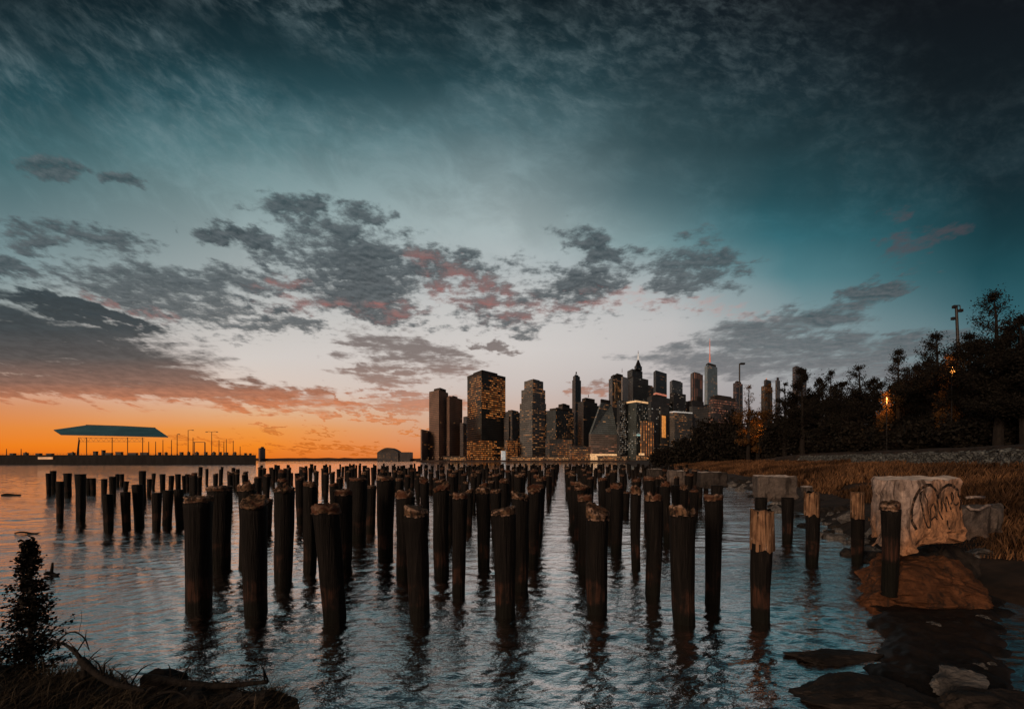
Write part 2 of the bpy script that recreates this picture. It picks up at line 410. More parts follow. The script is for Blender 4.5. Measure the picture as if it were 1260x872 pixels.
FACADES = {}
def facade_mat(name, wall, cw=6.0, ch=4.0, lit=0.3, strength=0.7, warm=((1.0, 0.28, 0.05), (1.0, 0.46, 0.16)), wx=0.80, wy=0.42, floors=0.25, glass=(0.02, 0.024, 0.026), zlo=None, zhi=None, seed=0.0, run=3.0):
    """curtain wall in metre UVs: window cells, whole lit floors, lit runs along a floor"""
    cw *= .82; ch *= .88; lit *= .85; wall = tuple(k * 2.1 * q for k, q in zip(wall, (.86, 1.0, 1.12))); glass = tuple(k * 1.5 for k in glass); lit *= 1.5; strength *= .62
    m, t, b = new_mat(name)
    uv = t.nodes.new('ShaderNodeUVMap').outputs[0]
    u, v, _ = sep(t, uv)
    cu = mop(t, 'FLOOR', u / cw); cv = mop(t, 'FLOOR', v / ch)
    fu = mop(t, 'FRACT', u / cw); fv = mop(t, 'FRACT', v / ch)
    inside = mop(t, 'MULTIPLY', mop(t, 'LESS_THAN', fu, wx), mop(t, 'LESS_THAN', fv, wy)) * mop(t, 'GREATER_THAN', u, 0.0)
    def wn(vec):
        n = t.nodes.new('ShaderNodeTexWhiteNoise'); n.noise_dimensions = '3D'; t.links.new(vec, n.inputs['Vector'])
        return V(t, n.outputs['Value'])
    r_cell = wn(comb(t, cu, cv, seed + 0.5)); r_floor = wn(comb(t, 3.0, cv, seed + 7.5))
    run_n = wn(comb(t, mop(t, 'FLOOR', u / (cw * run)), cv, seed + 21.5))
    area = noise(t, comb(t, u / (cw * 9), v / (ch * 8), seed * 3.1), 1.0, 2, 0.5)
    prob = lit * (sstep(t, area, 0.34, 0.66, 0.25, 1.7)) + floors * mop(t, 'GREATER_THAN', r_floor, 0.80)
    if zlo is not None:
        prob = prob * sstep(t, v, zlo - 6, zlo + 6, 0.12, 1.0) if zhi is None else prob * mx(t, sstep(t, v, zhi + 4, zhi - 4, 0, 1), sstep(t, v, zlo - 4, zlo + 4, 0.12, 1.0))
    on = mop(t, 'LESS_THAN', r_cell * 0.45 + run_n * 0.55, prob) * inside
    wcol = mixc(t, wn(comb(t, cu, cv, seed + 40.5)), (*warm[0], 1), (*warm[1], 1))
    wn_n = noise(t, comb(t, u * 0.05, v * 0.05, seed), 1.0, 4, 0.6)
    base = mixc(t, sstep(t, wn_n, 0.3, 0.7), tuple(0.75 * k for k in wall) + (1,), tuple(1.2 * k for k in wall) + (1,))
    base = mixc(t, inside, base, (*glass, 1))
    t.links.new(base, b.inputs['Base Color'])
    t.links.new(wcol, b.inputs['Emission Color'])
    amp = wn(comb(t, cu, cv, seed + 60.5))
    setin(t, b.inputs['Emission Strength'], on * (amp * amp * 0.85 + 0.12) * strength)
    setin(t, b.inputs['Roughness'], 0.75 - inside * 0.45)
    b.inputs['Specular IOR Level'].default_value = 0.3
    return m

def leaf_mat(name, c0, c1, c2, patch=False):
    m, t, b = new_mat(name)
    g = t.nodes.new('ShaderNodeNewGeometry'); r = V(t, g.outputs['Random Per Island'])
    n = noise(t, tcoord(t), 0.9, 3, 0.5)
    c = mixc(t, r, (*c0, 1), (*c1, 1)); c = mixc(t, sstep(t, n, 0.45, 0.65), c, (*c2, 1))
    if patch:
        big = noise(t, tcoord(t), 0.16, 4, 0.6); k = sstep(t, big, 0.34, 0.62, 0.28, 1.25); c = mixc(t, 1.0, c, comb(t, k, k, k), 'MULTIPLY')
    t.links.new(c, b.inputs['Base Color']); b.inputs['Roughness'].default_value = 0.7
    b.inputs['Specular IOR Level'].default_value = 0.1
    return m
def glow_mat(name, col, s):
    m, t, b = new_mat(name)
    b.inputs['Base Color'].default_value = (0.3, 0.25, 0.2, 1)
    n = noise(t, tcoord(t), 0.35, 3, 0.6)
    b.inputs['Emission Color'].default_value = (*col, 1)
    setin(t, b.inputs['Emission Strength'], sstep(t, n, 0.25, 0.7, 0.35 * s, s))
    return m

M_SHAFT = pile_shaft_mat()
M_TOP = pile_top_mat('rotten_timber_top', (0.012, 0.009, 0.007), (0.16, 0.095, 0.055), (0.075, 0.030, 0.016))
M_RIM = pile_top_mat('pale_split_rim', (0.02, 0.013, 0.010), (0.30, 0.20, 0.145), (0.11, 0.06, 0.04))
def bleach_mat():
    m, t, b = new_mat('bleached_split_timber')
    x, y, z = sep(t, tcoord(t))
    g = noise(t, comb(t, x * 26, y * 26, z * 1.3), 1.0, 6, 0.65); n = noise(t, comb(t, x * 6, y * 6, z * 4), 1.0, 5, 0.6)
    c = mixc(t, sstep(t, g, 0.36, 0.60), (0.012, 0.008, 0.006, 1), (0.30, 0.175, 0.10, 1))
    c = mixc(t, sstep(t, n, 0.48, 0.64) * 0.7, c, (0.11, 0.058, 0.034, 1))
    c = mixc(t, sstep(t, n, 0.44, 0.34) * 0.7, c, (0.40, 0.30, 0.23, 1))
    t.links.new(c, b.inputs['Base Color']); b.inputs['Roughness'].default_value = 0.9; b.inputs['Specular IOR Level'].default_value = 0.15
    bump(t, b, g + n * 0.4, 1.0, 0.04)
    return m
M_BLEACH = bleach_mat()
M_WATER = water_mat()
M_CONC = concrete_mat('stained_concrete', (0.52, 0.41, 0.35), (0.44, 0.205, 0.085), (0.045, 0.03, 0.022), 1.2, 2.1, 1.5)
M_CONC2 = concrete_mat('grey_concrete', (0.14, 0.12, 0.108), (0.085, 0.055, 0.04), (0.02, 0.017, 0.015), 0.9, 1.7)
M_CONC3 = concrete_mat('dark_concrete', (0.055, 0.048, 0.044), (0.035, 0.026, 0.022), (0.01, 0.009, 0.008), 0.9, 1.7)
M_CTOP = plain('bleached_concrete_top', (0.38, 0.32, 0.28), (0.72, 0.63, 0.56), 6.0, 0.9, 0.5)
M_PAINT = plain('black_spray_paint', (0.010, 0.008, 0.007), (0.17, 0.105, 0.07), 11.0, 0.8, 0.1)
M_RUSTROCK = concrete_mat('rust_stained_stone', (0.15, 0.066, 0.03), (0.11, 0.045, 0.02), (0.022, 0.014, 0.010), 0.4, 0.9)
M_ROCK = plain('dark_wet_stone', (0.006, 0.005, 0.0045), (0.026, 0.021, 0.018), 3.2, 0.75, 0.8)
M_ROCKP = plain('grey_stone', (0.035, 0.034, 0.034), (0.15, 0.145, 0.14), 3.0, 0.85, 0.8)
def wall_mat():
    m, t, b = new_mat('pale_wall_stone')
    oc = world_pos(t)
    def vor(f):
        n = t.nodes.new('ShaderNodeTexVoronoi'); n.feature = f; n.inputs['Scale'].default_value = 2.3; t.links.new(oc, n.inputs['Vector']); return n
    e = V(t, vor('DISTANCE_TO_EDGE').outputs['Distance']); cr, cg, cb = sep(t, vor('F1').outputs['Color'])
    n = noise(t, oc, 5.0, 5, 0.6)
    c = mixc(t, cr * 0.75 + n * 0.35, (0.02, 0.023, 0.024, 1), (0.15, 0.17, 0.17, 1))
    c = mixc(t, sstep(t, e, 0.10, 0.0), c, (0.006, 0.006, 0.006, 1))
    t.links.new(c, b.inputs['Base Color']); b.inputs['Roughness'].default_value = 0.9
    bump(t, b, sstep(t, e, 0.0, 0.15) + n * 0.3, 0.9, 0.08)
    return m
M_WALL = wall_mat()
M_SOIL = plain('bank_soil', (0.008, 0.006, 0.005), (0.036, 0.023, 0.016), 1.3, 0.95, 0.8)
M_GRASS = leaf_mat('dry_reeds', (0.03, 0.014, 0.008), (0.19, 0.100, 0.046), (0.10, 0.055, 0.030), True)
M_DGRASS = leaf_mat('dark_bank_grass', (0.02, 0.016, 0.011), (0.12, 0.095, 0.065), (0.045, 0.036, 0.025))
M_LEAF = leaf_mat('dusk_leaves', (0.007, 0.007, 0.006), (0.017, 0.015, 0.012), (0.010, 0.009, 0.007))
M_ALEAF = leaf_mat('autumn_leaves', (0.05, 0.028, 0.012), (0.16, 0.075, 0.022), (0.085, 0.045, 0.018))
M_BARK = plain('bark', (0.006, 0.005, 0.0045), (0.018, 0.015, 0.013), 6.0, 0.9, 0.6, (3, 3, 0.6))
M_METAL = plain('dark_painted_steel', (0.010, 0.010, 0.011), (0.022, 0.021, 0.021), 4.0, 0.5, 0.1)
M_PIERW = plain('pier_face', (0.004, 0.004, 0.0045), (0.012, 0.011, 0.011), 0.25, 0.85, 0.2, (2, 2, 0.5))
M_ROOF = plain('teal_roof_metal', (0.030, 0.095, 0.13), (0.045, 0.135, 0.18), 0.15, 0.5, 0.1, (0.5, 3, 1))
M_ROOFE = plain('roof_edge', (0.05, 0.05, 0.05), (0.10, 0.095, 0.09), 1.0, 0.6, 0.0)
M_TRUSS = plain('pale_truss_steel', (0.25, 0.15, 0.08), (0.42, 0.28, 0.16), 1.0, 0.6, 0.0)
M_FAR = plain('far_shore_haze', (0.035, 0.022, 0.018), (0.06, 0.036, 0.028), 0.02, 1.0, 0.0)
M_PROM = plain('seawall_stone', (0.018, 0.014, 0.013), (0.05, 0.035, 0.03), 0.1, 0.9, 0.1)
M_GREYM = plain('galvanised_pipe', (0.14, 0.12, 0.11), (0.34, 0.28, 0.25), 12.0, 0.5, 0.1)
M_LAMP = glow_mat('lamp_glass', (1.0, 0.40, 0.11), 0.15)
M_WLAMP = glow_mat('white_lamp_glass', (1.0, 0.82, 0.6), 1.3)
M_RED = glow_mat('red_mast_light', (1.0, 0.16, 0.10), 0.5)

# ================================================================== WATER
def make_water():
    nr, nc = 800, 820
    D = np.concatenate([2.2 * (170 / 2.2) ** np.linspace(0, 1, nr - 60), 170 * (9000 / 170) ** (np.linspace(0, 1, 61)[1:])])
    us = np.linspace(-1.65, 1.65, nc)
    X = D[:, None] * us[None, :]; Y = np.repeat(D[:, None], nc, 1)
    Z = np.zeros_like(X)
    rs = np.random.RandomState(5)
    step = np.gradient(D)[:, None]
    for lam in np.geomspace(0.13, 2.6, 60):
        th = rs.normal(0, 0.55) + math.pi / 2 + 0.12
        k = 2 * math.pi / lam
        slope = 0.025 * (1.6 if lam < 0.42 else 0.9 if lam < .8 else 0.5)
        fade = np.clip((lam / np.maximum(step, D[:, None] * 0.006) - 2.2) / 3.0, 0, 1)
        # gusts: each train comes and goes over the surface
        g = 0.55 + 0.45 * np.sin(X * rs.uniform(.05, .35) + Y * rs.uniform(.05, .3) + rs.uniform(0, 6)) * np.sin(X * rs.uniform(-.3, .3) - Y * rs.uniform(.04, .25) + rs.uniform(0, 6))
        ph = k * (X * math.cos(th) + Y * math.sin(th)) + rs.uniform(0, 6.28) + 0.7 * np.sin(X * .5 + lam * 9) 
        w = np.sin(ph); w = w + 0.22 * np.sin(2 * ph + 1.5)
        Z += slope / k * fade * g * w
    Z -= 0.02
    o = mesh_np('water', np.stack([X, Y, Z], -1).reshape(-1, 3), grid_faces(nr, nc), M_WATER, smooth=True)
    tag(o, kind='structure')
make_water()

# river bed well below, so nothing shows an edge through the water line at the sides
# ================================================================== RIGHT BANK
SH = [(4.0, 12.6), (6.0, 11.4), (8.0, 10.3), (9.5, 9.9), (10.5, 9.9), (12.0, 10.6), (14.8, 11.6), (21, 14.4), (28, 16.8), (42, 22.2), (65, 29.4), (112, 40.5), (184, 53.0), (300, 75.0), (450, 110.0)]
def shore_x(D): return float(np.interp(D, [a for a, _ in SH], [b for _, b in SH]))
def bank_z(d, D):
    """height of the ground d metres inland"""
    if d < 0: return 0.35 * d
    z = 0.75 * (1 - math.exp(-d / 1.3)) + 0.125 * min(d, 14.0)
    if D < 16: z *= 0.55 + 0.45 * max(0, (D - 7) / 9.0) if D > 7 else 0.55
    if d > 14.3: z += 1.15 * min(1, (d - 14.3) / 0.3) * (1 if D < 75 else max(0, 1 - (D - 75) / 30)) + 0.06 * min(d - 14, 40)
    return z
def ground_at(X, D): return bank_z(X - shore_x(D), D)
def make_bank():
    Ds = np.geomspace(4, 450, 170); ds = np.concatenate([np.linspace(-2.0, 16, 75), np.geomspace(16.6, 200, 24)])
    v = np.zeros((len(Ds), len(ds), 3))
    for i, D in enumerate(Ds):
        sx = shore_x(D)
        for j, d in enumerate(ds):
            X = sx + d
            n = mnoise.noise(Vector((X * .5, D * .5, 0))) * .14 + mnoise.noise(Vector((X * 1.7, D * 1.7, 3))) * .07
            v[i, j] = (X, D, bank_z(d, D) + n * (1 if d > -.5 else .4))
    o = mesh_np('river_bank', v.reshape(-1, 3), grid_faces(len(Ds), len(ds)), M_SOIL, smooth=True)
    tag(o, kind='structure')
make_bank()

def make_reeds():
    rs = np.random.RandomState(11); vs = []; n = 0
    lim = 110000
    while n < lim:
        D = 7.6 * (135 / 7.6) ** rs.rand(); d = 0.8 + 12.8 * rs.rand()
        if D > 18 and d < 2.0: continue
        if mnoise.noise(Vector((D * .25, d * .35, 9))) < -0.28: continue
        X = shore_x(D) + d; z = bank_z(d, D) - 0.03
        h = (0.26 + 0.45 * rs.rand()) * (0.45 if d < 2 else 1.0) * (0.8 + 0.8 * mnoise.noise(Vector((X * .2, D * .2, 1)))) ; w = 0.006 + 0.0008 * D
        a = rs.rand() * 6.28; lx, ly = rs.normal(0, .16) + .08, rs.normal(0, .16)
        cx, cy = math.cos(a) * w, math.sin(a) * w
        vs += [(X - cx, D - cy, z), (X + cx, D + cy, z), (X + cx * .5 + lx * .5 * h, D + cy * .5 + ly * .5 * h, z + h * .6), (X + lx * 1.4 * h, D + ly * 1.4 * h, z + h)]
        n += 1
    f = np.arange(n * 4).reshape(n, 4)
    o = mesh_np('dry_reeds', vs, f, M_GRASS)
    tag(o, 'orange brown dry reeds covering the slope of the right bank', 'reeds', kind='stuff')
make_reeds()

def make_stone_wall():
    nr, nc = 44, 520
    Ds = 70 * (26 / 70.0) ** np.linspace(0, 1, nc)
    rs = np.random.RandomState(3)
    V_ = np.zeros((nr, nc, 3))
    lens = np.concatenate([[0], np.cumsum(np.hypot(np.diff(Ds), np.diff([shore_x(D) for D in Ds])))])
    seeds = []
    for k in range(2400): seeds.append((rs.rand() * lens[-1], rs.rand() * 2.4))
    seeds = np.array(seeds); amp = rs.rand(len(seeds))
    for j, D in enumerate(Ds):
        sx = shore_x(D) + 13.2; base = bank_z(13.2, D) - .2
        near = seeds[np.abs(seeds[:, 0] - lens[j]) < 1.2]; na = amp[np.abs(seeds[:, 0] - lens[j]) < 1.2]
        Ht = 1.25 + 0.25 * mnoise.noise(Vector((lens[j] * .5, 0, 0)))
        for i in range(nr):
            q = i / (nr - 1.0); s = q * 2.0
            dd = np.hypot(near[:, 0] - lens[j], (near[:, 1] - s)); o_ = np.argsort(dd)[:2]
            f1, f2 = dd[o_[0]], dd[o_[1]]
            bul = min(1, (f2 - f1) / .16) * (.12 + .16 * na[o_[0]])
            V_[i, j] = (sx - bul + q * 0.55 + (1.3 * max(0, q - .9) / .1), D - bul * .3, base + Ht * q + bul * .35)
    o = mesh_np('stone_wall', V_.reshape(-1, 3), grid_faces(nr, nc), M_WALL)
    tag(o, 'low rough stone retaining wall running along the top of the reed slope', 'wall')
make_stone_wall()

# ================================================================== ROCKS AND BLOCKS
def rough_rock(name, loc, size, seed, mat, rot=0.0, flat=0.35, sub=4, parent=None, amp=0.32):
    bm = bmesh.new(); bmesh.ops.create_icosphere(bm, subdivisions=sub, radius=1.0)
    for v in bm.verts:
        p = v.co.copy()
        # a few chopped planes make it a broken stone instead of a ball
        for k in range(13):
            r_ = random.Random(seed * 31 + k)
            nrm = Vector((r_.uniform(-1, 1), r_.uniform(-1, 1), r_.uniform(-.4, 1))).normalized(); lim = r_.uniform(.58, .88)
            dd = p.dot(nrm)
            if dd > lim: p -= nrm * (dd - lim) * .9
        p *= 1 + amp * mnoise.fractal(v.co * 1.7 + Vector((seed * 7.1, 0, 0)), 1.0, 2.0, 4) + amp * .16 * mnoise.noise(v.co * 8 + Vector((seed, 3, 0))) + amp * .10 * abs(mnoise.noise(v.co * 15 + Vector((seed, 9, 0))))
        if p.z < -flat: p.z = -flat + (p.z + flat) * .2
        v.co = Vector((p.x * size[0], p.y * size[1], p.z * size[2]))
    me = bpy.data.meshes.new(name); bm.to_mesh(me); bm.free()
    me.materials.append(mat)
    o = bpy.data.objects.new(name, me); C.objects.link(o); o.location = loc; o.rotation_euler = (0, 0, rot)
    if parent is not None: o.parent = parent
    return o

def rough_prism(name, fp, z0, z1, mats, seed, amp=0.05, low_amp=0.22, tilt=(0, 0), parent=None, nv=26, seg=0.07, origin=None):
    """eroded concrete block: closed rings of points, displaced by 3-D noise, more so near its foot"""
    fp = [Vector((p[0], p[1], 0)) for p in fp]; cen = sum(fp, Vector()) / len(fp)
    org = Vector(origin) if origin else Vector((cen.x, cen.y, 0))
    ring = []
    for i, p in enumerate(fp):
        q = fp[(i + 1) % len(fp)]; k = max(2, int((q - p).length / seg))
        for j in range(k): ring.append(p.lerp(q, j / k))
    n = len(ring)
    for _ in range(5): ring = [(ring[i - 1] + ring[i] * 2 + ring[(i + 1) % n]) / 4 for i in range(n)]
    vs = []; fs = []; mi = []
    def disp(p, q):
        a = amp + low_amp * max(0, (0.32 - q) / .32) ** 1.3
        s = Vector((seed * 3.7, seed * 1.3, 0))
        d = Vector((mnoise.fractal(p * 2.1 + s, 1, 2, 4), mnoise.fractal(p * 2.1 + s + Vector((9, 0, 0)), 1, 2, 4), mnoise.fractal(p * 2.1 + s + Vector((0, 9, 0)), 1, 2, 4)))
        d2 = mnoise.fractal(p * 7 + s, 1, 2, 3) * .25
        return d * a + (p - Vector((cen.x, cen.y, p.z))).normalized() * d2 * a
    rows = []
    for q in [i / nv for i in range(nv + 1)]:
        rows.append((1.0 - .05 * max(0, (q - .9) / .1) ** 2, q))
    for s_ in (0.96, 0.85, 0.65, 0.4, 0.15): rows.append((s_, 1.0))
    for s_, q in rows:
        for p in ring:
            P = cen.lerp(p, s_); P = Vector((P.x, P.y, z0 + (z1 - z0) * q + q * ((P.x - cen.x) * tilt[0] + (P.y - cen.y) * tilt[1])))
            P = P + disp(P, q); vs.append(tuple(P - org))
    for r_ in range(len(rows) - 1):
        for j in range(n):
            j2 = (j + 1) % n
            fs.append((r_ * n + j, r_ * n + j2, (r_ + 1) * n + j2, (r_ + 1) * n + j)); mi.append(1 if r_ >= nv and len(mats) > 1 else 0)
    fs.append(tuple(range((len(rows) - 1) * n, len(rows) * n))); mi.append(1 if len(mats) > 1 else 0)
    fs.append(tuple(range(n - 1, -1, -1))); mi.append(0)
    me = bpy.data.meshes.new(name); me.from_pydata(vs, [], fs)
    for m in mats: me.materials.append(m)
    me.polygons.foreach_set('material_index', mi); me.update()
    bm = bmesh.new(); bm.from_mesh(me); bmesh.ops.recalc_face_normals(bm, faces=bm.faces); bm.to_mesh(me); bm.free()
    o = bpy.data.objects.new(name, me); C.objects.link(o); o.location = org
    if parent is not None: o.parent = parent
    return o

# ---- the big graffiti block
A, B, Cc = Vector((gx(1079, 9.55), 9.55, 0)), Vector((gx(1112, 8.75), 8.75, 0)), Vector((gx(1188, 9.25), 9.25, 0))
FPB = [A, B, Cc, Cc + Vector((.15, 1.0, 0)), A + Vector((.35, .6, 0))]
org = (8.4, 9.4, 0)
blk = empty('concrete_block', org, 'big pale concrete block sprayed with a black heart and script, on a rusty boulder', 'concrete block')
ob = rough_prism('block_body', FPB, 1.12, 2.42, [M_CONC, M_CTOP], 2, 0.06, 0.16, (0.012, 0.02), None, 30, 0.05, org)
ob.parent = blk; ob.location = (0, 0, 0)
ex = rough_prism('broken_slab', [Cc + Vector((-.15, .05, 0)), Vector((gx(1232, 9.7), 9.7, 0)), Vector((gx(1232, 10.4), 10.4, 0)), Cc + Vector((-.1, .9, 0))], 1.22, 1.80, [M_CONC2, M_CONC2], 9, 0.06, 0.12, (0, 0), None, 14, 0.07, org)
ex.parent = blk; ex.location = (0, 0, 0)
def pipe(px, name='bent_pipe'):
    mb = MB(); mb.tube([Vector((gx(a, d), d, gz(b, d))) - Vector(org) for a, b, d in px], 0.028, 7)
    o = mb.build(name, M_GREYM, blk, True); return o
pipe([(1189, 612, 9.5), (1200, 611, 9.55), (1211, 611.5, 9.6)])
pipe([(1190, 622, 9.3), (1194, 626, 9.3), (1204, 627, 9.32), (1214, 622, 9.4), (1220, 621, 9.5)])
# graffiti: strokes on the front face, in (s, q): s along the face, q up (zoomed photo pixels mapped to it)
def graf(strokes, w):
    mb = MB(); d = (Cc - B); L = d.length; d.normalize(); nrm = Vector((d.y, -d.x, 0))
    def at(X, Y):
        px = 1070 + X / 7.412; py = 575 + Y / 7.412
        # ray through the pixel hits the plane of the face
        r_ = Vector(((px - 630) / F, 1, (566 - py) / F)); o_ = Vector((0, 0, H))
        k = (B - o_).dot(nrm) / r_.dot(nrm); p = o_ + r_ * k
        return p
    for st in strokes:
        P = [at(*p) for p in st]
        # round the polyline off
        for _ in range(2):
            Q = [P[0]]
            for a, b_ in zip(P, P[1:]): Q += [a.lerp(b_, .25), a.lerp(b_, .75)]
            P = Q + [P[-1]]
        for a, b_ in zip(P, P[1:]):
            tdir = (b_ - a); 
            if tdir.length < 1e-5: continue
            tdir.normalize(); sd = tdir.cross(nrm) * w
            a2 = a - tdir * w * .5; b2 = b_ + tdir * w * .5
            q = [a2 - sd, b2 - sd, b2 + sd, a2 + sd]
            mb.face([p + nrm * (0.012) - Vector(org) for p in q])
    return mb
g1 = graf([[(425, 560), (398, 480), (392, 380), (415, 270), (460, 190), (530, 152), (585, 170), (625, 220), (640, 280)],
           [(642, 270), (655, 210), (690, 165), (745, 152), (800, 180), (838, 250), (848, 330), (830, 380)]], 0.030)
SCRIPT = [[(455, 240), (490, 205), (520, 270), (540, 380), (548, 520), (530, 560), (490, 470), (468, 340), (470, 230)],
           [(552, 470), (570, 380), (600, 318), (615, 360), (618, 450)], [(560, 480), (590, 440), (610, 470)], [(630, 300), (640, 400), (655, 470)],
           [(662, 400), (672, 300), (680, 270), (690, 330), (698, 400)], [(698, 380), (706, 280), (716, 260), (726, 330), (730, 380)],
           [(742, 330), (768, 300), (782, 240), (764, 222), (752, 270), (765, 330), (790, 345), (812, 320)], [(686, 480), (686, 600)]]
def press(mb, name, target):
    """lay the strokes onto the rough concrete: 6 mm proud of the surface"""
    from mathutils.bvhtree import BVHTree
    me = target.data
    bv = BVHTree.FromPolygons([v.co for v in me.vertices], [p.vertices[:] for p in me.polygons])
    d = (Cc - B).normalized(); nrm = Vector((d.y, -d.x, 0)); vs = []
    for p in mb.v:
        hit = bv.ray_cast(Vector(p) + nrm * .6, -nrm)
        vs.append(tuple(hit[0] + nrm * .007) if hit[0] is not None else p)
    mb.v = vs
    return mb.build(name, M_PAINT, blk)
press(g1, 'painted_heart', ob)
for st in SCRIPT: press(graf([st], 0.016), 'painted_letter', ob)
# rusty boulder below it
for (px, py, D, sx, sy, sz, sd_) in [(1134, 706, 9.3, 1.62, .9, .66, 4)]:
    o = rough_rock('boulder', (gx(px, D), D + .02, 0.22), (sx, sy, sz), sd_, M_RUSTROCK, 0.1, .4, 6, None, .24)
    tag(o, 'rust orange boulder rising from the water under the graffiti block', 'boulder')
o = rough_rock('boulder', (9.55, 10.2, .35), (.7, .7, .75), 12, M_ROCK, 0.7, .4, 4, None, .3)
tag(o, 'dark boulder propping the broken right end of the graffiti block', 'boulder')

def timber(name, px, D, ztop, r, label, cat='piling', mat=None, top=None, seed=1, lean=(0, 0), square=False, z0=-.5, group=None):
    pass

# ---- smaller pile caps: (px left, px right, py top, py bottom, D)
CAPS = [
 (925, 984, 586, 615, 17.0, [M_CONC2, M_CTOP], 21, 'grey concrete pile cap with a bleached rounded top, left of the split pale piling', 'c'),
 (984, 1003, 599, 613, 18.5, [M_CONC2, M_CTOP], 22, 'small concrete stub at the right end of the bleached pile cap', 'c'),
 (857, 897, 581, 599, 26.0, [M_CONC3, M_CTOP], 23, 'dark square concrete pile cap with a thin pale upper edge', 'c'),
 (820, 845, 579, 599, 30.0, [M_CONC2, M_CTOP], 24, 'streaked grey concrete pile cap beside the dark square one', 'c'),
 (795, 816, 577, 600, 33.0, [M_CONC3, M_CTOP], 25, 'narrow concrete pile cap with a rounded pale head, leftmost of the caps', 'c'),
]
for (a, b_, yt, yb, D, mats, sd_, lab, _) in CAPS:
    X0, X1 = gx(a, D), gx(b_, D)
    dp = min(1.6, (X1 - X0) * .9); fw = (b_ - a) * .14
    fp = [(gx(a + fw, D), D), (X1, D), (X1 + .1, D + dp), (gx(a, D + dp), D + dp)]
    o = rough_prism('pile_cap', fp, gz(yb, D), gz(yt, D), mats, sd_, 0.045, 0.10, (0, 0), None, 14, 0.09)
    tag(o, lab, 'pile cap', 'concrete caps left on the old pier piles')

# ---- shore rocks at the foot of the bank
rr = random.Random(21); k = 0
spots = []
for i in range(110):
    D = rr.choice([rr.uniform(11, 20), rr.uniform(14, 30), rr.uniform(25, 60)])
    d = rr.uniform(-1.3, 1.7)
    spots.append((shore_x(D) + d, D, max(-.05, bank_z(d, D) * .8), rr.choice([rr.uniform(.10, .24), rr.uniform(.2, .5)]) * (1 + D / 60)))
protos = [rough_rock('shore_rock', (0, 0, 0), (1, .8, .62), 40 + i, [M_ROCK, M_ROCKP][i % 2], 0, .5, 3, None, .3) for i in range(6)]
used = set()
for i, (X, D, z, s) in enumerate(spots):
    p = protos[i % 6]
    if i % 6 in used: o = p.copy(); C.objects.link(o)
    else: o = p; used.add(i % 6)
    o.location = (X, D, z); o.scale = (s, s, s); o.rotation_euler = (rr.uniform(-.2, .2), rr.uniform(-.2, .2), rr.uniform(0, 6.28))
    tag(o, 'dark broken stone in the rubble along the water edge of the reed bank', 'rock', 'broken stones along the foot of the reed bank')

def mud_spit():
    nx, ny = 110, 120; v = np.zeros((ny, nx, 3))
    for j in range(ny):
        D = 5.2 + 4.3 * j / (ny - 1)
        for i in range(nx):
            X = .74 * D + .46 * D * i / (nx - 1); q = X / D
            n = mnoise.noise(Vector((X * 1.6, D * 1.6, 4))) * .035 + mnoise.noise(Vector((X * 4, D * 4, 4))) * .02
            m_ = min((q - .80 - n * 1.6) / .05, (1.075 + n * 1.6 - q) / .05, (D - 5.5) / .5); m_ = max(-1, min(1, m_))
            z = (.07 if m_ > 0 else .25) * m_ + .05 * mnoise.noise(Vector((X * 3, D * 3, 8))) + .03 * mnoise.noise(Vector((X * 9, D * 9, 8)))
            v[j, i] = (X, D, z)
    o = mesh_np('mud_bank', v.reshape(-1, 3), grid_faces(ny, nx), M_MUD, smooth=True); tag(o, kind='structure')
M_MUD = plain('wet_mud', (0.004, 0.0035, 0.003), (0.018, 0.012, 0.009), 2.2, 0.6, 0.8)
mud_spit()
rs_ = random.Random(33)
for i in range(16):
    D = rs_.uniform(6.0, 9.0); q = rs_.uniform(.82, 1.06); p = protos[i % 6]; o = p.copy(); C.objects.link(o)
    sc = rs_.uniform(.05, .16); o.location = (q * D, D, .03); o.scale = (sc, sc, sc * .8); o.rotation_euler = (0, 0, rs_.uniform(0, 6.28))
    tag(o, 'small dark stone lying on the wet mud below the graffiti block', 'rock', 'small stones on the mud below the graffiti block')
# ---- stones in the lower right corner
def corner_rock(px, py, D, size, seed, mat, lab, rot=0, z=0.0, amp=.25):
    o = rough_rock('shore_rock', (gx(px, D), D, z), size, seed, mat, rot, .3, 5, None, amp); tag(o, lab, 'rock'); return o
corner_rock(1070, 852, 5.4, (1.05, .5, .20), 61, M_ROCK, 'long flat brown stone slab at the bottom edge, right of centre', -.06, 0.0, .18)
corner_rock(1178, 838, 5.6, (.42, .30, .20), 62, M_ROCKP, 'pale topped stone behind the flat slab near the bottom right corner', .3, .04)
corner_rock(1235, 872, 5.1, (.75, .4, .3), 63, M_ROCK, 'dark stone filling the bottom right corner', .2, -.05)
corner_rock(1120, 872, 5.0, (.55, .25, .22), 64, M_ROCK, 'small dark stone in front of the long flat slab', .0, -.05)
corner_rock(1030, 805, 6.5, (.75, .30, .10), 65, M_ROCK, 'barely awash black stone in the water behind the flat slab', .1, -.01, .2)
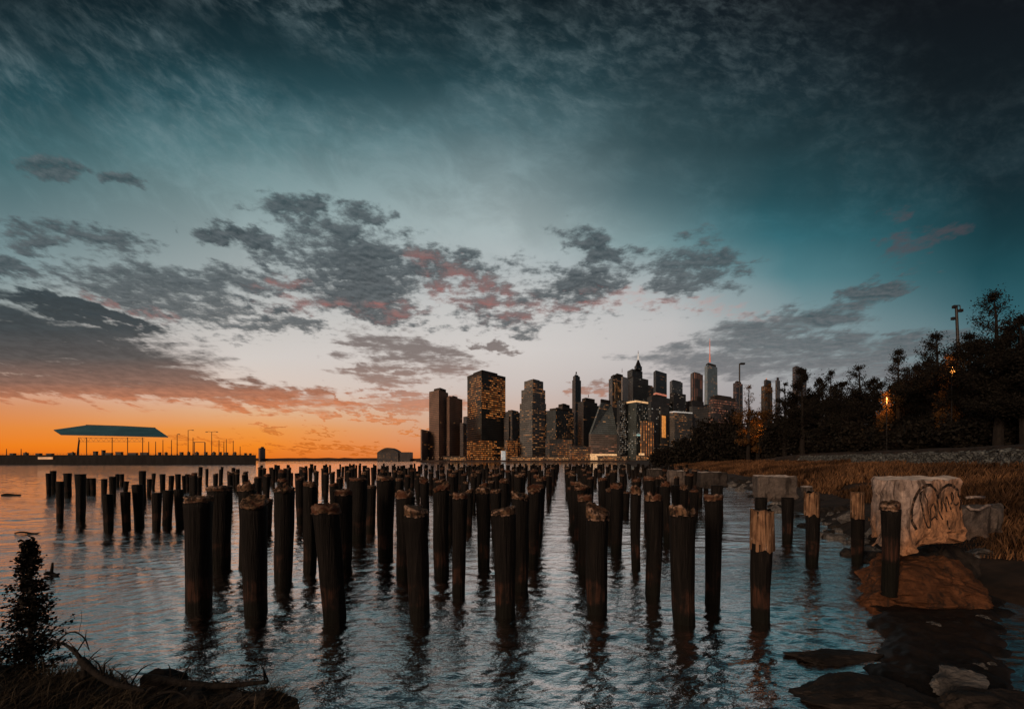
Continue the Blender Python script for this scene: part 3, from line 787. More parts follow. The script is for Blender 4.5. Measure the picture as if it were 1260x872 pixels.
# ================================================================== TIMBER PILINGS
def pile_shaft(name, h, r, seed, lean=(0, 0), taper=0.14, bury=.5, nt=20):
    """knotty round timber, its axis leaning by lean (m over the height); z = 0 is the water"""
    rs = random.Random(seed); mb = MB(); zs = [-bury] + [h * i / 15.0 for i in range(16)]
    fl = [rs.uniform(-1, 1) for _ in range(6)]
    for z in zs:
        for j in range(nt):
            th = 2 * math.pi * j / nt
            q = Vector((math.cos(th) * 1.6, math.sin(th) * 1.6, z * .55 + seed * 5.3))
            rr_ = r * (1 - taper + taper * (z / h)) * (1 + .10 * mnoise.noise(q) + .07 * mnoise.noise(q * 2.7) + .045 * math.sin(j * 2.5 + fl[0] * 6) + .03 * mnoise.noise(Vector((math.cos(th) * 5, math.sin(th) * 5, z * .9 + seed))) + .02 * fl[1] * math.sin(z * 3))
            lx = lean[0] * z / h + .03 * fl[2] * math.sin(z * 1.4 + fl[3]); ly = lean[1] * z / h
            mb.v.append((math.cos(th) * rr_ + lx, math.sin(th) * rr_ + ly, z))
    for i in range(len(zs) - 1):
        for j in range(nt):
            j2 = (j + 1) % nt
            mb.f.append((i * nt + j, i * nt + j2, (i + 1) * nt + j2, (i + 1) * nt + j)); mb.uv.append(None); mb.mi.append(0)
    mb.f.append(tuple((len(zs) - 1) * nt + j for j in range(nt))); mb.uv.append(None); mb.mi.append(0)
    return mb

def pile_top(h, r, seed, lean=(0, 0), thick=.13, ragged=1.0, nt=26):
    """rotten timber head: a wider frayed drum with a pale split rim under it"""
    mb = MB(); rs = random.Random(seed); jag = rs.choice([.03, .05, .07, .12]) * ragged; tip = rs.uniform(0, 6.28); tl_ = rs.choice([0, 0, .05, .10]) * ragged
    off = (lean[0], lean[1])
    rings = [(-.10, 1.01, 1), (-.02, 1.055, 1), (.08, 1.06, 1), (.14, 1.0, 0), (.35, 1.04, 0), (.65, 1.06, 0), (.92, 1.03, 1), (1.0, .93, 1), (1.0, .72, 0), (.97, .40, 0)]
    for q, sc, _ in rings:
        for j in range(nt):
            th = 2 * math.pi * j / nt
            p = Vector((math.cos(th) * 2.2, math.sin(th) * 2.2, q * 1.3 + seed * 3.1))
            split = min(0.0, mnoise.noise(Vector((math.cos(th) * 4.5, math.sin(th) * 4.5, seed * 2.3)))) * .22
            rr_ = r * sc * (1 + ragged * (.11 * mnoise.noise(p) + .09 * mnoise.noise(p * 3.7) + split))
            n_ = mnoise.noise(Vector((math.cos(th) * sc * 2.6, math.sin(th) * sc * 2.6, seed * 1.7))) + .6 * mnoise.noise(Vector((math.cos(th) * sc * 6.6, math.sin(th) * sc * 6.6, seed * 1.1)))
            z = h - thick + thick * q + (jag * n_ + tl_ * math.cos(th - tip) * sc if q > .6 else .02 * mnoise.noise(p * 2.4) if q > 0 else .035 * mnoise.noise(p * 1.7))
            mb.v.append((math.cos(th) * rr_ + off[0], math.sin(th) * rr_ + off[1], z))
    for i in range(len(rings) - 1):
        for j in range(nt):
            j2 = (j + 1) % nt
            mb.f.append((i * nt + j, i * nt + j2, (i + 1) * nt + j2, (i + 1) * nt + j)); mb.uv.append(None); mb.mi.append(1 if rings[i + 1][2] else 0)
    mb.f.append(tuple((len(rings) - 1) * nt + j for j in range(nt))); mb.uv.append(None); mb.mi.append(0)
    mb.f.append(tuple(range(nt - 1, -1, -1))); mb.uv.append(None); mb.mi.append(1)
    return mb

n_pile = 0
def near_pile(x0, x1, yt, yb, label, lean=0.0, thick=.13, seed=0, ragged=1.0, group='timber pilings of the vanished pier', top=True, topmat=None, z0=0.0):
    global n_pile
    D = gD(yb, z0); r = (x1 - x0) / 2 / F * D; h = gz(yt, D) - z0; X = gx((x0 + x1) / 2, D)
    o = pile_shaft('timber_piling', h - (thick * .9 if top else 0), r, seed + 3, (lean, 0)).build('timber_piling', M_SHAFT, None, True)
    o.location = (X - lean, D, z0)
    tag(o, label, 'piling', group)
    if top:
        w = pile_top(h, r, seed + 3, (lean, 0), thick, ragged).build('worn_top', [topmat or M_TOP, M_RIM], o, True)
    n_pile += 1
    return o

NEAR = [  # x0, x1, y top, y foot, lean, label
 (230, 260, 611, 748, 0.0, 'tall dark piling, leftmost of the front row'),
 (298, 327, 616, 752, -.03, 'second front row piling from the left, straight with a flat top'),
 (385, 417, 621, 760, -.14, 'thick front row piling leaning to the left, third from the left'),
 (498, 526, 624, 757, -.06, 'front row piling with a deep rotten head and rusty red foot, fourth from the left'),
 (605, 634, 625, 755, -.04, 'front row piling just left of the open channel, with a thin orange top edge'),
 (722, 749, 625, 752, 0.0, 'front row piling just right of the open channel, its thick head rusty red'),
 (824, 854, 627, 764, -.05, 'front row piling with a tan ringed head, second to the right of the channel'),
 (257, 284, 598, 694, 0.0, 'piling partly hidden behind the leftmost front row piling'),
 (294, 314, 597, 694, 0.0, 'piling close behind the second front row piling from the left'),
 (338, 361, 600, 712, .02, 'lone second row piling between the second and third front row pilings'),
 (374, 391, 593, 700, .03, 'slim piling just left behind the thick leaning piling'),
 (412, 433, 602, 694, 0.0, 'piling with a pale rotten head just right behind the thick leaning piling'),
 (431, 451, 588, 662, 0.0, 'piling at the left edge of the narrow gap of orange water'),
 (464, 485, 586, 682, 0.0, 'piling at the right edge of the narrow gap of orange water'),
 (487, 509, 605, 705, 0.0, 'piling half hidden behind the fourth front row piling, its head brown'),
 (533, 553, 598, 707, 0.0, 'piling right behind the fourth front row piling with a notch in its side'),
 (557, 575, 606, 728, .03, 'slim second row piling midway between the fourth and fifth front row pilings'),
 (586, 603, 600, 696, 0.0, 'slim piling just left of the piling with the thin orange top edge'),
 (630, 651, 608, 724, 0.0, 'second piling along the left side of the open channel'),
 (649, 665, 600, 690, 0.0, 'third piling along the left side of the open channel'),
 (711, 729, 609, 704, 0.0, 'second piling along the right side of the open channel'),
 (707, 722, 599, 672, 0.0, 'third piling along the right side of the open channel'),
 (751, 766, 596, 676, 0.0, 'piling right behind the rusty headed front piling'),
 (776, 789, 601, 697, 0.0, 'slim piling left of the broad second row piling, right of the channel'),
 (794, 814, 610, 730, 0.0, 'broad second row piling left of the tan ringed front piling'),
 (868, 888, 608, 740, .02, 'dark piling with a splintered head right of the tan ringed front piling'),
]
for i, (a, b_, yt, yb, ln, lab) in enumerate(NEAR):
    near_pile(a, b_, yt, yb, lab, ln, thick=.085 + .05 * ((i * 7) % 3) / 2 + (.06 if 'thick head' in lab or 'deep' in lab else 0), seed=i, ragged=1.0 if i != 4 else .5)
# the split pale pilings at the right
def pale_pile(x0, x1, yt, yb, ymid, label, seed):
    D = gD(yb); r = (x1 - x0) / 2 / F * D; h = gz(yt, D); X = gx((x0 + x1) / 2, D); hm = gz(ymid, D)
    o = pile_shaft('timber_piling', hm, r * .98, seed).build('timber_piling', M_SHAFT, None, True); o.location = (X, D, 0)
    mb = MB(); nt = 28
    for q in range(9):
        z = hm - .12 + (h - hm + .12) * q / 8
        for j in range(nt):
            th = 2 * math.pi * j / nt
            p = Vector((math.cos(th) * 2.5, math.sin(th) * 2.5, z * .5 + seed))
            rr_ = r * (1.03 - .05 * q / 8) * (1 + .10 * mnoise.noise(p) + .07 * math.sin(j * 3 + mnoise.noise(p) * 2))
            zz = z + (.10 * mnoise.noise(Vector((th * 1.7, seed, 0))) if q in (0, 8) else 0)
            mb.v.append((math.cos(th) * rr_, math.sin(th) * rr_, zz))
    for i in range(8):
        for j in range(nt):
            j2 = (j + 1) % nt; mb.f.append((i * nt + j, i * nt + j2, (i + 1) * nt + j2, (i + 1) * nt + j)); mb.uv.append(None); mb.mi.append(0)
    mb.f.append(tuple(8 * nt + j for j in range(nt))); mb.uv.append(None); mb.mi.append(0)
    mb.build('bleached_head', M_BLEACH, o, True)
    tag(o, label, 'piling', 'timber pilings of the vanished pier')
pale_pile(925, 950, 628, 760, 668, 'tall piling whose upper half is split bleached orange wood', 71)
pale_pile(991, 1007, 606, 692, 628, 'piling with a pale pinkish head beside the small concrete stub', 72)
pale_pile(1048, 1062, 606, 690, 632, 'grey headed piling alone between the pile caps and the graffiti block', 73)
near_pile(1085, 1105, 618, 700, 'black square shouldered piling standing against the left side of the graffiti block', 0, seed=75, ragged=.6, z0=.75)
near_pile(876, 890, 597, 640, 'dark piling under the dark square pile cap', 0, seed=81, top=False)
near_pile(929, 942, 612, 668, 'dark piling under the left end of the bleached pile cap', 0, seed=83, top=False)
near_pile(962, 975, 612, 664, 'dark piling under the right end of the bleached pile cap', 0, seed=84, top=False)
near_pile(826, 838, 597, 634, 'dark piling under the streaked grey pile cap', 0, seed=85, top=False)
near_pile(800, 811, 598, 630, 'dark piling under the narrow pile cap with a pale head', 0, seed=86, top=False)

# the sparse outer block at the left: (x0, x1, y top, y foot)
OUT = [(57, 62, 582, 606), (62, 68, 579, 603), (70, 78, 592, 637), (79, 87, 582, 608), (94, 104, 583, 637), (106, 111, 588, 606), (111, 117, 588, 606), (125, 131, 589, 612),
 (126, 137, 608, 650), (135, 142, 586, 615), (142, 146, 583, 597), (147, 152, 583, 596), (150, 160, 605, 648), (153, 158, 592, 604), (164, 175, 596, 646), (172, 179, 579, 616),
 (181, 186, 589, 608), (187, 191, 582, 600), (188, 198, 606, 648), (197, 203, 583, 602), (202, 213, 603, 644), (215, 225, 602, 645), (208, 214, 585, 604), (216, 222, 583, 602), (224, 228, 585, 603), (228, 233, 583, 602), (235, 240, 586, 604)]
for i, (a, b_, yt, yb) in enumerate(OUT):
    near_pile(a, b_, yt, yb, 'bare black piling stump in the sparse outer group below the covered pier', rng.uniform(-.08, .08), seed=100 + i, top=False, group='pilings of the sparse outer group at the left')

# the crowded rows behind, copied from a handful of timbers
protos_p = []
for i in range(8):
    h = 1.92; r = .225
    mb = pile_shaft('timber_piling', h - .1, r, 300 + i, (rng.uniform(-.05, .05), 0), nt=14)
    o = mb.build('timber_piling', M_SHAFT, None, True)
    w = pile_top(h, r, 300 + i, (0, 0), .11, 1.0, 16).build('worn_top', [M_TOP, M_RIM], o, True)
    protos_p.append((o, w))
used_p = set(); far_spots = []
rp = random.Random(17)
Ds = [15.8, 18.4, 21.2, 24.0, 27.0, 30.2, 33.5, 37, 40.5, 44.5, 49, 54, 59, 65, 72, 80, 89, 100, 113]
for D0 in Ds:
    for side in (-1, 1):
        kk = 0
        while kk < 75:
            Lat = (-1.03 - 1.36 * kk) if side < 0 else (.62 + 1.40 * kk); kk += 1
            D = D0 + rp.uniform(-.35, .35) * (1 + abs(Lat) * .04); X = .1107 * D + Lat + rp.uniform(-.22, .22)
            px = 630 + F * X / D
            if side < 0:
                if px < (300 if D < 26 else 236 if D < 60 else 320): break
                pr = 1.0 if kk <= 1 else (.86 if Lat > -8 else .5 if D < 30 else .70 if px > 430 else .42)
                if D < 17 and Lat < -3: pr *= .5
                if D > 80: pr *= .8 if kk > 1 else 1
            else:
                if X > shore_x(D) - 2.2 or px > 872: break
                pr = 1.0 if kk <= 1 else .75
            if rp.random() > pr: continue
            far_spots.append((D, X, side, kk))
far_spots.sort()
MAXP = 298 - 26 - 9 - 27 - 1
rest_spots = far_spots[MAXP:]; far_spots = far_spots[:MAXP]
def far_mass():
    r_ = random.Random(5); vs = []; fs = []
    for (D, X, side, kk) in rest_spots:
        h = 1.92 * r_.uniform(.86, 1.08) * (1 if r_.random() > .15 else r_.uniform(.5, .9)); r = .225 * r_.uniform(.85, 1.15); lx, ly = r_.uniform(-.09, .09), r_.uniform(-.05, .05); b0 = len(vs)
        for (z, k) in ((-.3, .95), (h * .5, 1.0), (h - .1, 1.0), (h - .09, 1.1), (h, 1.04)):
            for j in range(10):
                th = .628 * j; rr_ = r * k * r_.uniform(.93, 1.06); vs.append((X + math.cos(th) * rr_ + lx * z / h, D + math.sin(th) * rr_ + ly * z / h, z + (r_.uniform(-.03, .03) if z == h else 0)))
        for q in range(4):
            for j in range(10):
                j2 = (j + 1) % 10; fs.append((b0 + q * 10 + j, b0 + q * 10 + j2, b0 + q * 10 + 10 + j2, b0 + q * 10 + 10 + j))
        for j in range(1, 9, 2): fs.append((b0 + 40, b0 + 40 + j, b0 + 41 + j, b0 + 40 + min(9, j + 2)))
    o = mesh_np('far_pilings', vs, np.array(fs), M_SHAFT)
    tag(o, 'mass of tiny pilings in the farthest rows towards the open river', 'pilings', kind='stuff')
far_mass()
WORDS = ['fourth', 'fifth', 'sixth', 'seventh', 'eighth', 'ninth', 'tenth', 'eleventh', 'twelfth']
cnt = {-1: 0, 1: 0}
for i, (D, X, side, kk) in enumerate(far_spots):
    p, w = protos_p[i % 8]
    if i % 8 in used_p:
        o = p.copy(); C.objects.link(o)
        if D < 48:
            c = w.copy(); C.objects.link(c); c.parent = o
    else: o = p; used_p.add(i % 8)
    s = rp.uniform(.66, 1.08); hs = rp.uniform(.80, 1.12)
    if kk > 2 and rp.random() < .18: hs *= rp.uniform(.55, .9)
    o.location = (X, D, 0); o.scale = (s, s, hs); o.rotation_euler = (rp.uniform(-.04, .04), rp.uniform(-.06, .06), rp.uniform(0, 6.28))
    if kk <= 1 and cnt[side] < len(WORDS):
        lab = f"{WORDS[cnt[side]]} piling along the {'left' if side < 0 else 'right'} side of the open channel"; cnt[side] += 1
    elif kk <= 1: lab = f"small distant piling lining the far {'left' if side < 0 else 'right'} side of the open channel"
    elif side < 0: lab = 'dark weathered piling in the crowded rows left of the open channel, behind the second row' if D < 40 else 'tiny distant piling in the far crowded rows left of the open channel'
    else: lab = 'dark weathered piling in the rows between the open channel and the pile caps' if D < 40 else 'tiny distant piling in the far rows right of the open channel'
    tag(o, lab, 'piling', 'timber pilings of the vanished pier')


# ---- drift pieces on the water at the left
def drift(px, py, L, r, rot, lab, stub=False):
    D = gD(py); mb = MB()
    pts = [(-L / 2 + L * i / 6, .12 * L * math.sin(i * .6) * .3, .02 + .03 * math.sin(i * 1.1)) for i in range(7)]
    mb.tube(pts, [r * .6, r, r * 1.1, r, r * .95, r * .8, r * .4], 8)
    o = mb.build('driftwood', M_SHAFT, None, True); o.location = (gx(px, D), D, 0); o.rotation_euler = (0, 0, rot)
    if stub:
        m2 = MB(); m2.tube([(-.02, 0, 0), (0, 0, .16), (.015, 0, .3)], [.035, .03, .02], 6); m2.build('upright_branch', M_SHAFT, o, True)
    tag(o, lab, 'driftwood'); return o
drift(64, 707, .34, .05, .1, 'short drifting log with an upright stub, beside the leafy shrub', True)
drift(14, 609, 1.5, .10, .05, 'dark log drifting by the left edge, below the outer pilings')
drift(34, 656, .9, .035, .1, 'thin stick afloat above the leafy shrub')

# ================================================================== THE COVERED PIER
PD = 300.0
def pier():
    root = empty('pier', (gx(150, PD), PD, 0), 'long dark pier with a flat deck reaching in from the left edge', 'pier')
    org = root.location
    mb = MB(); x0 = gx(-90, PD) - org.x; x1 = gx(315, PD) - org.x
    mb.prism([(x0, 0), (x1, 0), (gx(313, PD + 60) - org.x, 60), (x0, 60)], -1.0, gz(559.5, PD)); mb.build('deck', M_PIERW, root)
    mb = MB(); zt = gz(559.5, PD)
    mb.box(x0, x1, .3, .36, zt + 1.05, zt + 1.13); mb.box(x0, x1, .3, .36, zt + .55, zt + .6)
    for i in range(110):
        xx = x0 + (x1 - x0) * i / 109; mb.box(xx, xx + .07, .3, .37, zt + .003, zt + 1.05)
    mb.build('railing', M_METAL, root)
pier()
def pavilion():
    D = PD + 14; zt = gz(559.5, PD)
    root = empty('pavilion', (gx(140, D), D, zt), 'open pavilion with a long teal hipped roof on thin columns', 'pavilion')
    ox, oz = root.location.x, zt
    P = lambda px, py, dy: (gx(px, D + dy) - ox, dy, gz(py, D + dy) - oz)
    mb = MB()
    # eaves (front / back), ridge; left end sweeps to a thin point
    ft = [P(66, 528.5, 6), P(75, 534.3, 0), P(140, 535.6, 0), P(207, 537.2, 0), P(207, 537.0, 26), P(75, 533, 26)]
    r0, r1, r2 = P(106, 522.8, 9), P(150, 524.2, 11), P(191, 526.3, 12)
    mb.face([ft[0], ft[1], r0]); mb.face([ft[1], ft[2], r1, r0]); mb.face([ft[2], ft[3], r2, r1]); mb.face([ft[3], ft[4], r2])
    mb.face([ft[4], ft[5], r0, r1, r2]); mb.face([ft[5], ft[0], r0])
    mb.face([(x, y, z - .5) for x, y, z in reversed(ft)])
    for a, b_ in zip(ft, ft[1:] + ft[:1]):
        mb.face([(a[0], a[1], a[2] - .5), (b_[0], b_[1], b_[2] - .5), b_, a], mi=1)
    mb.build('roof', [M_ROOF, M_ROOFE], root)
    mb = MB(); mb.tube([r0, r1, r2], .35, 6); mb.build('ridge_cap', M_ROOFE, root)
    # truss: two chords and a zigzag
    mb = MB(); n = 26; xa, xb = 96, 178
    for dy in (2, 22):
        T = [P(xa + (xb - xa) * i / n, 538.2 + .012 * (xa + (xb - xa) * i / n - xa), dy) for i in range(n + 1)]
        Bt = [P(xa + (xb - xa) * i / n, 543.2, dy) for i in range(n + 1)]
        mb.tube(T, .13, 4); mb.tube(Bt, .10, 4)
        for i in range(n): mb.tube([T[i], Bt[i + 1]] if i % 2 else [Bt[i], T[i + 1]], .09, 4)
    mb.build('roof_truss', M_TRUSS, root)
    for px in (97, 106.5, 138, 157, 175.5):
        for dy in (2, 22):
            a = P(px, 538, dy); m2 = MB(); m2.tube([(a[0], dy, 0), (a[0], dy, a[2])], .22, 6); m2.build('column', M_METAL, root)
    m2 = MB(); m2.tube([P(97.5, 541, 3), (P(95, 541, 3)[0], 3, 0)], .5, 5); m2.build('brace', M_METAL, root)
    for (px, w, h) in ((103, 2.0, 2.6), (113, 1.3, 3.4), (120, 4.2, 1.6), (133, 4, 2.2), (150, 6, 1.6), (165, 5, 1.8)):
        x = gx(px, D) - ox; m3 = MB(); m3.box(x - w / 2, x + w / 2, 8, 10, 0.01, h); m3.box(x - w / 2 - .15, x + w / 2 + .15, 7.9, 10.1, h + .003, h + .25)
        o = m3.build('kiosk', M_METAL); o.location = root.location
        tag(o, {103: 'narrow dark kiosk left under the teal roof', 113: 'tallest thin dark booth under the teal roof', 120: 'low dark bench box right of the thin booth', 133: 'dark counter under the middle of the teal roof', 150: 'long low dark counter under the teal roof', 165: 'dark counter near the right column under the teal roof'}[px], 'kiosk')
pavilion()
def lamp_post(px, D, zb, ytop, arm, lab, group, double=False, glow=None, r=.12, lean=0.0):
    root = empty('lamp_post', (gx(px, D), D, zb), lab, 'lamp post', group)
    h = gz(ytop, D) - zb
    mb = MB(); mb.tube([(lean * -.0, 0, 0), (lean * .5, 0, h * .5), (lean, 0, h)], [r * 1.2, r, r * .8], 7); mb.tube([(0, 0, 0), (0, 0, h * .06)], r * 1.9, 7)
    mb.build('pole', M_METAL, root)
    if arm:
        for s in ((1, -1) if double else (1,)):
            mb = MB(); mb.tube([(lean, 0, h - .2), (lean + s * arm * .5, 0, h + .1), (lean + s * arm, 0, h + .05)], r * .6, 5); mb.build('arm', M_METAL, root)
            mb = MB(); mb.box(lean + s * arm - r * 2.2, lean + s * arm + r * 2.6, -r * 1.6, r * 1.6, h - r * 1.5, h + r * .6)
            mb.build('lamp_head', glow or M_METAL, root)
    return root
zt = gz(559.5, PD)
for i, (px, yt, arm, dbl) in enumerate([(183, 543, 0, 0), (191.5, 543, 0, 0), (200.5, 541, 0, 0), (211, 541, 0, 0), (218, 534, 1.2, 0), (231.5, 529, 3.2, 0), (237.5, 538, 0, 0), (252.5, 544, 0, 0), (260.5, 531, 3.6, 1), (269.5, 541, 0, 0), (275.5, 543, 0, 0), (278.5, 540, 0, 0), (287, 542, 0, 0), (295.5, 549, 0, 0), (8, 552, 0, 0), (26, 552, 0, 0)]):
    kinds = {218: 'slim lamp post just right of the teal roof, with a short arm', 231.5: 'tall lamp post with one long arm on the pier', 260.5: 'tall lamp post with two arms on the pier', 295.5: 'shortest thin post near the tip of the pier', 8: 'short post on the pier at the left edge, nearest the edge', 26: 'short post on the pier second from the left edge'}
    lamp_post(px, PD + 5 + (i % 3) * 4, zt, yt, arm, kinds.get(px, 'plain thin mast standing on the open end of the pier'), 'masts and lamp posts on the pier', bool(dbl), None, .22)
def gate():
    D = PD + 8; o = MB(); h = gz(544, D) - zt
    for px in (239, 252): x = gx(px, D) - gx(245, D); o.box(x - .2, x + .2, -.2, .2, 0, h)
    x = gx(252, D) - gx(245, D); o.box(-x, x, -.15, .15, h + .003, h + .35)
    m = o.build('gantry_frame', M_METAL); m.location = (gx(245, D), D, zt); tag(m, 'dark rectangular gantry frame on the pier between the tall lamp posts', 'gantry')
gate()
def pier_box(px, w, h, lab, dome=False):
    D = PD + 3; mb = MB()
    w *= .6; h *= .62
    mb.box(-w / 2, w / 2, 0, 2, 0.01, h); mb.box(-w / 2 - .1, w / 2 + .1, -.1, 2.1, h + .003, h + .22)
    if dome: mb.tube([(0, 1, h + .2), (0, 1, h + .6), (0, 1, h + .8)], [w * .4, w * .3, .05], 8)
    o = mb.build('storage_box', M_METAL); o.location = (gx(px, D), D, zt); tag(o, lab, 'storage box', 'dark boxes along the pier deck')
for (px, w, h, dm) in [(195, 1.4, 2.6, 0), (203, 1.2, 2.4, 1), (222, 2.2, 2.8, 0), (231, 1.2, 2.8, 1), (241, 2.2, 2.6, 1), (252, 2.0, 2.9, 0), (262, 2.4, 2.6, 1), (270, 1.3, 2.9, 0), (277, 3.0, 2.5, 0), (288, 1.6, 2.6, 1), (301, 1.2, 1.8, 0), (307, .9, 1.5, 0), (46, 4.6, 1.6, 0), (88, 3.2, 2.2, 1), (84, 1.5, 2.0, 0), (60, 6.0, 1.3, 0), (30, 3, 2.0, 1), (14, 4, 1.6, 0)]:
    pier_box(px, w, h, ('dark box on the open right end of the pier deck' if px > 190 else 'dark box on the left part of the pier deck, left of the teal roof'), bool(dm))
def ltruck(px):
    D = PD - 1.2; mb = MB(); mb.box(-4.5, 4.5, 0, .9, .01, 1.5); o = mb.build('lit_gangway', glow_mat('gangway_glow', (1.0, .42, .16), .55)); o.location = (gx(px, D), D, 3.4)
    m2 = MB(); m2.box(-5, 5, -.1, 1.1, 1.52, 1.75); m2.build('gangway_roof', M_METAL, o)
    tag(o, 'orange lit gangway opening in the pier face at the left', 'gangway')
ltruck(55)

# ================================================================== FAR SHORE
def far_shore():
    mb = MB(); n = 90; D = 2600
    for i in range(n):
        a = -300 + 880 * i / n; b_ = -300 + 880 * (i + 1) / n
        def hh(p): return 2.8 + (2.6 + 1.6 * mnoise.noise(Vector((p * .02, 0, 0))) + 1.2 * mnoise.noise(Vector((p * .11, 3, 0)))) / F * D
        mb.face([(gx(a, D), D, -1), (gx(b_, D), D, -1), (gx(b_, D), D, hh(b_)), (gx(a, D), D, hh(a))])
        mb.face([(gx(a, D), D, hh(a)), (gx(b_, D), D, hh(b_)), (gx(b_, D), D + 400, hh(b_) * .6), (gx(a, D), D + 400, hh(a) * .6)])
    o = mb.build('far_shore', M_FAR); tag(o, kind='structure')
far_shore()
def island():
    D = 1500; mb = MB(); n = 26
    def hh(p): return (1.6 + .9 * mnoise.noise(Vector((p * .06, 8, 0)))) / F * D + 2.8
    for i in range(n):
        a = 318 + 222 * i / n; b_ = 318 + 222 * (i + 1) / n
        mb.face([(gx(a, D), D, -1), (gx(b_, D), D, -1), (gx(b_, D), D, hh(b_)), (gx(a, D), D, hh(a))])
        mb.face([(gx(a, D), D, hh(a)), (gx(b_, D), D, hh(b_)), (gx(b_, D), D + 200, hh(b_)), (gx(a, D), D + 200, hh(a))])
    o = mb.build('island_shore', M_FAR); tag(o, kind='structure')
island()
# ================================================================== THE CITY ACROSS THE RIVER
OR = ((1.0, 0.25, 0.035), (1.0, 0.40, 0.11)); YE = ((1.0, 0.30, 0.06), (1.0, 0.48, 0.18)); RD = ((1.0, 0.24, 0.10), (1.0, 0.42, 0.22)); WH = ((1.0, 0.62, 0.34), (0.9, 0.85, 0.75))
M_PLANT = plain('roof_plant', (0.03, 0.027, 0.026), (0.06, 0.054, 0.05), 0.08, 0.8, 0.0)
M_MAST = plain('mast_steel', (0.10, 0.05, 0.045), (0.16, 0.08, 0.07), 0.2, 0.6, 0.0)
class Tower:
    def __init__(s, name, label, D, pl, ps, pr, dl=60, dr=60, group='towers of the skyline across the river'):
        s.D = D; s.root = empty(name, (gx(ps, D), D, 0), label, 'skyscraper', group)
        s.o = s.root.location.copy(); s.def_fp = s.last_f = (pl, ps, pr, dl, dr)
    def fp(s, pl, ps, pr, dl, dr):
        D = s.D; A = Vector((gx(pl, D + dl), D + dl)); B_ = Vector((gx(ps, D), D)); C_ = Vector((gx(pr, D + dr), D + dr))
        E = A + C_ - B_
        return [(p.x - s.o.x, p.y - s.o.y) for p in (A, B_, C_, E)]
    def body(s, y0, y1, mat, f=None, part='tower_body', topf=None, roofmat=None):
        f = f or s.def_fp; s.last_f = topf or f; z0 = 0.0 if y0 is None else gz(y0, s.D); z1 = gz(y1, s.D)
        mb = MB(); mb.prism(s.fp(*f), z0, z1, 0, s.fp(*topf) if topf else None, 1)
        mb.build(part, [mat, roofmat or M_PLANT], s.root); return s
    def plant(s, y0, y1, a, b_, off=8, dep=18, part='roof_plant', mat=None):
        pl, ps, pr, dl, dr = s.last_f; fp = [Vector(p) for p in s.fp(*s.last_f)]; c = sum(fp, Vector((0, 0))) / 4
        k = min(.88, (b_ - a) / (pr - pl)); sh = (fp[2] - fp[0]) * max(-.5 + k / 2, min(.5 - k / 2, ((a + b_) - (pl + pr)) / 2 / (pr - pl))) * .9
        mb = MB(); mb.prism([tuple(c + (p - c) * k + sh) for p in fp], gz(y0, s.D) + .01, gz(y1, s.D)); mb.build(part, mat or M_PLANT, s.root); return s
    def mast(s, px, y0, y1, r=1.2, off=20, part='spire', mat=None, tip=None):
        D = s.D + off; x = gx(px, D) - s.o.x; za, zb = gz(y0, D), gz(y1, D)
        mb = MB(); mb.tube([(x, off, za), (x, off, (za + zb) / 2), (x, off, zb)], [r, r * .7, r * .35], 6); o = mb.build(part, mat or M_MAST, s.root)
        if tip: m2 = MB(); m2.tube([(x, off, zb - 3), (x, off, zb + 2)], r * .8, 6); m2.build('beacon', tip, o)
        return s
    def band(s, y0, y1, mat, f=None, part='lit_band', grow=.6):
        f = f or s.def_fp; fp = s.fp(*f); cx = sum(p[0] for p in fp) / 4; cy = sum(p[1] for p in fp) / 4
        fp = [(cx + (p[0] - cx) * (1 + grow / 40), cy + (p[1] - cy) * (1 + grow / 40)) for p in fp]
        mb = MB(); mb.prism(fp, gz(y0, s.D), gz(y1, s.D), 0, None, 0); mb.build(part, mat, s.root); return s
_n = [0]
def fm(**k):
    _n[0] += 1; k.setdefault('wall', (.05, .042, .038))
    return facade_mat('curtain_wall_%d' % _n[0], seed=_n[0] * 3.0, **k)
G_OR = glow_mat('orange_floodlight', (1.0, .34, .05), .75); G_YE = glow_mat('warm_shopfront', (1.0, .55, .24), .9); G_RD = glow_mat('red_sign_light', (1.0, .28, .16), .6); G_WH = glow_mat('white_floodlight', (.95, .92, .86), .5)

# 1: brown slab pair at the left end
T = Tower('apartment_tower', 'brown twin slab tower at the left end of the skyline, against the sunset', 860, 528, 540, 551.5, 25, 40)
m = fm(wall=(.12, .066, .044), lit=.07, floors=.02, strength=.4, cw=5)
T.body(None, 479.5, m); T.plant(479.6, 475.5, 534, 549, 12, 20); T.body(None, 487, m, (549, 553, 569, 20, 50), 'lower_wing'); T.plant(487.1, 484.5, 556, 563, 14, 16)
T.body(None, 520, fm(wall=(.05, .035, .03), lit=.08, strength=.4), (566, 570, 574, 5, 30), 'side_wing')
T = Tower('low_block', 'low brown stepped block at the foot of the brown twin slab tower', 845, 517.5, 519, 528, 8, 40)
T.body(None, 528, fm(wall=(.075, .048, .038), lit=.06, strength=.4))
# 2: big lit block
T = Tower('office_tower', 'broad dark tower with bright orange rows of windows and a flat raised roof', 900, 575, 592.5, 622, 55, 62)
m = fm(wall=(.030, .028, .024), lit=.50, floors=.55, strength=.85, cw=7, ch=5.0, wx=.95, wy=.42, run=2.0, zlo=gz(512, 900), zhi=None, warm=OR, glass=(.012, .012, .011))
T.body(None, 460.5, m, part='tower_body'); T.band(460.4, 456.5, M_PLANT, part='roof_parapet', grow=.2); T.plant(456.5, 452.3, 582, 612, 14, 45)
T.band(566, 541, fm(wall=(.05, .04, .03), lit=.62, floors=.5, strength=.9, cw=6, ch=4.5, wx=.8, wy=.5, warm=OR), part='lit_podium', grow=.5)
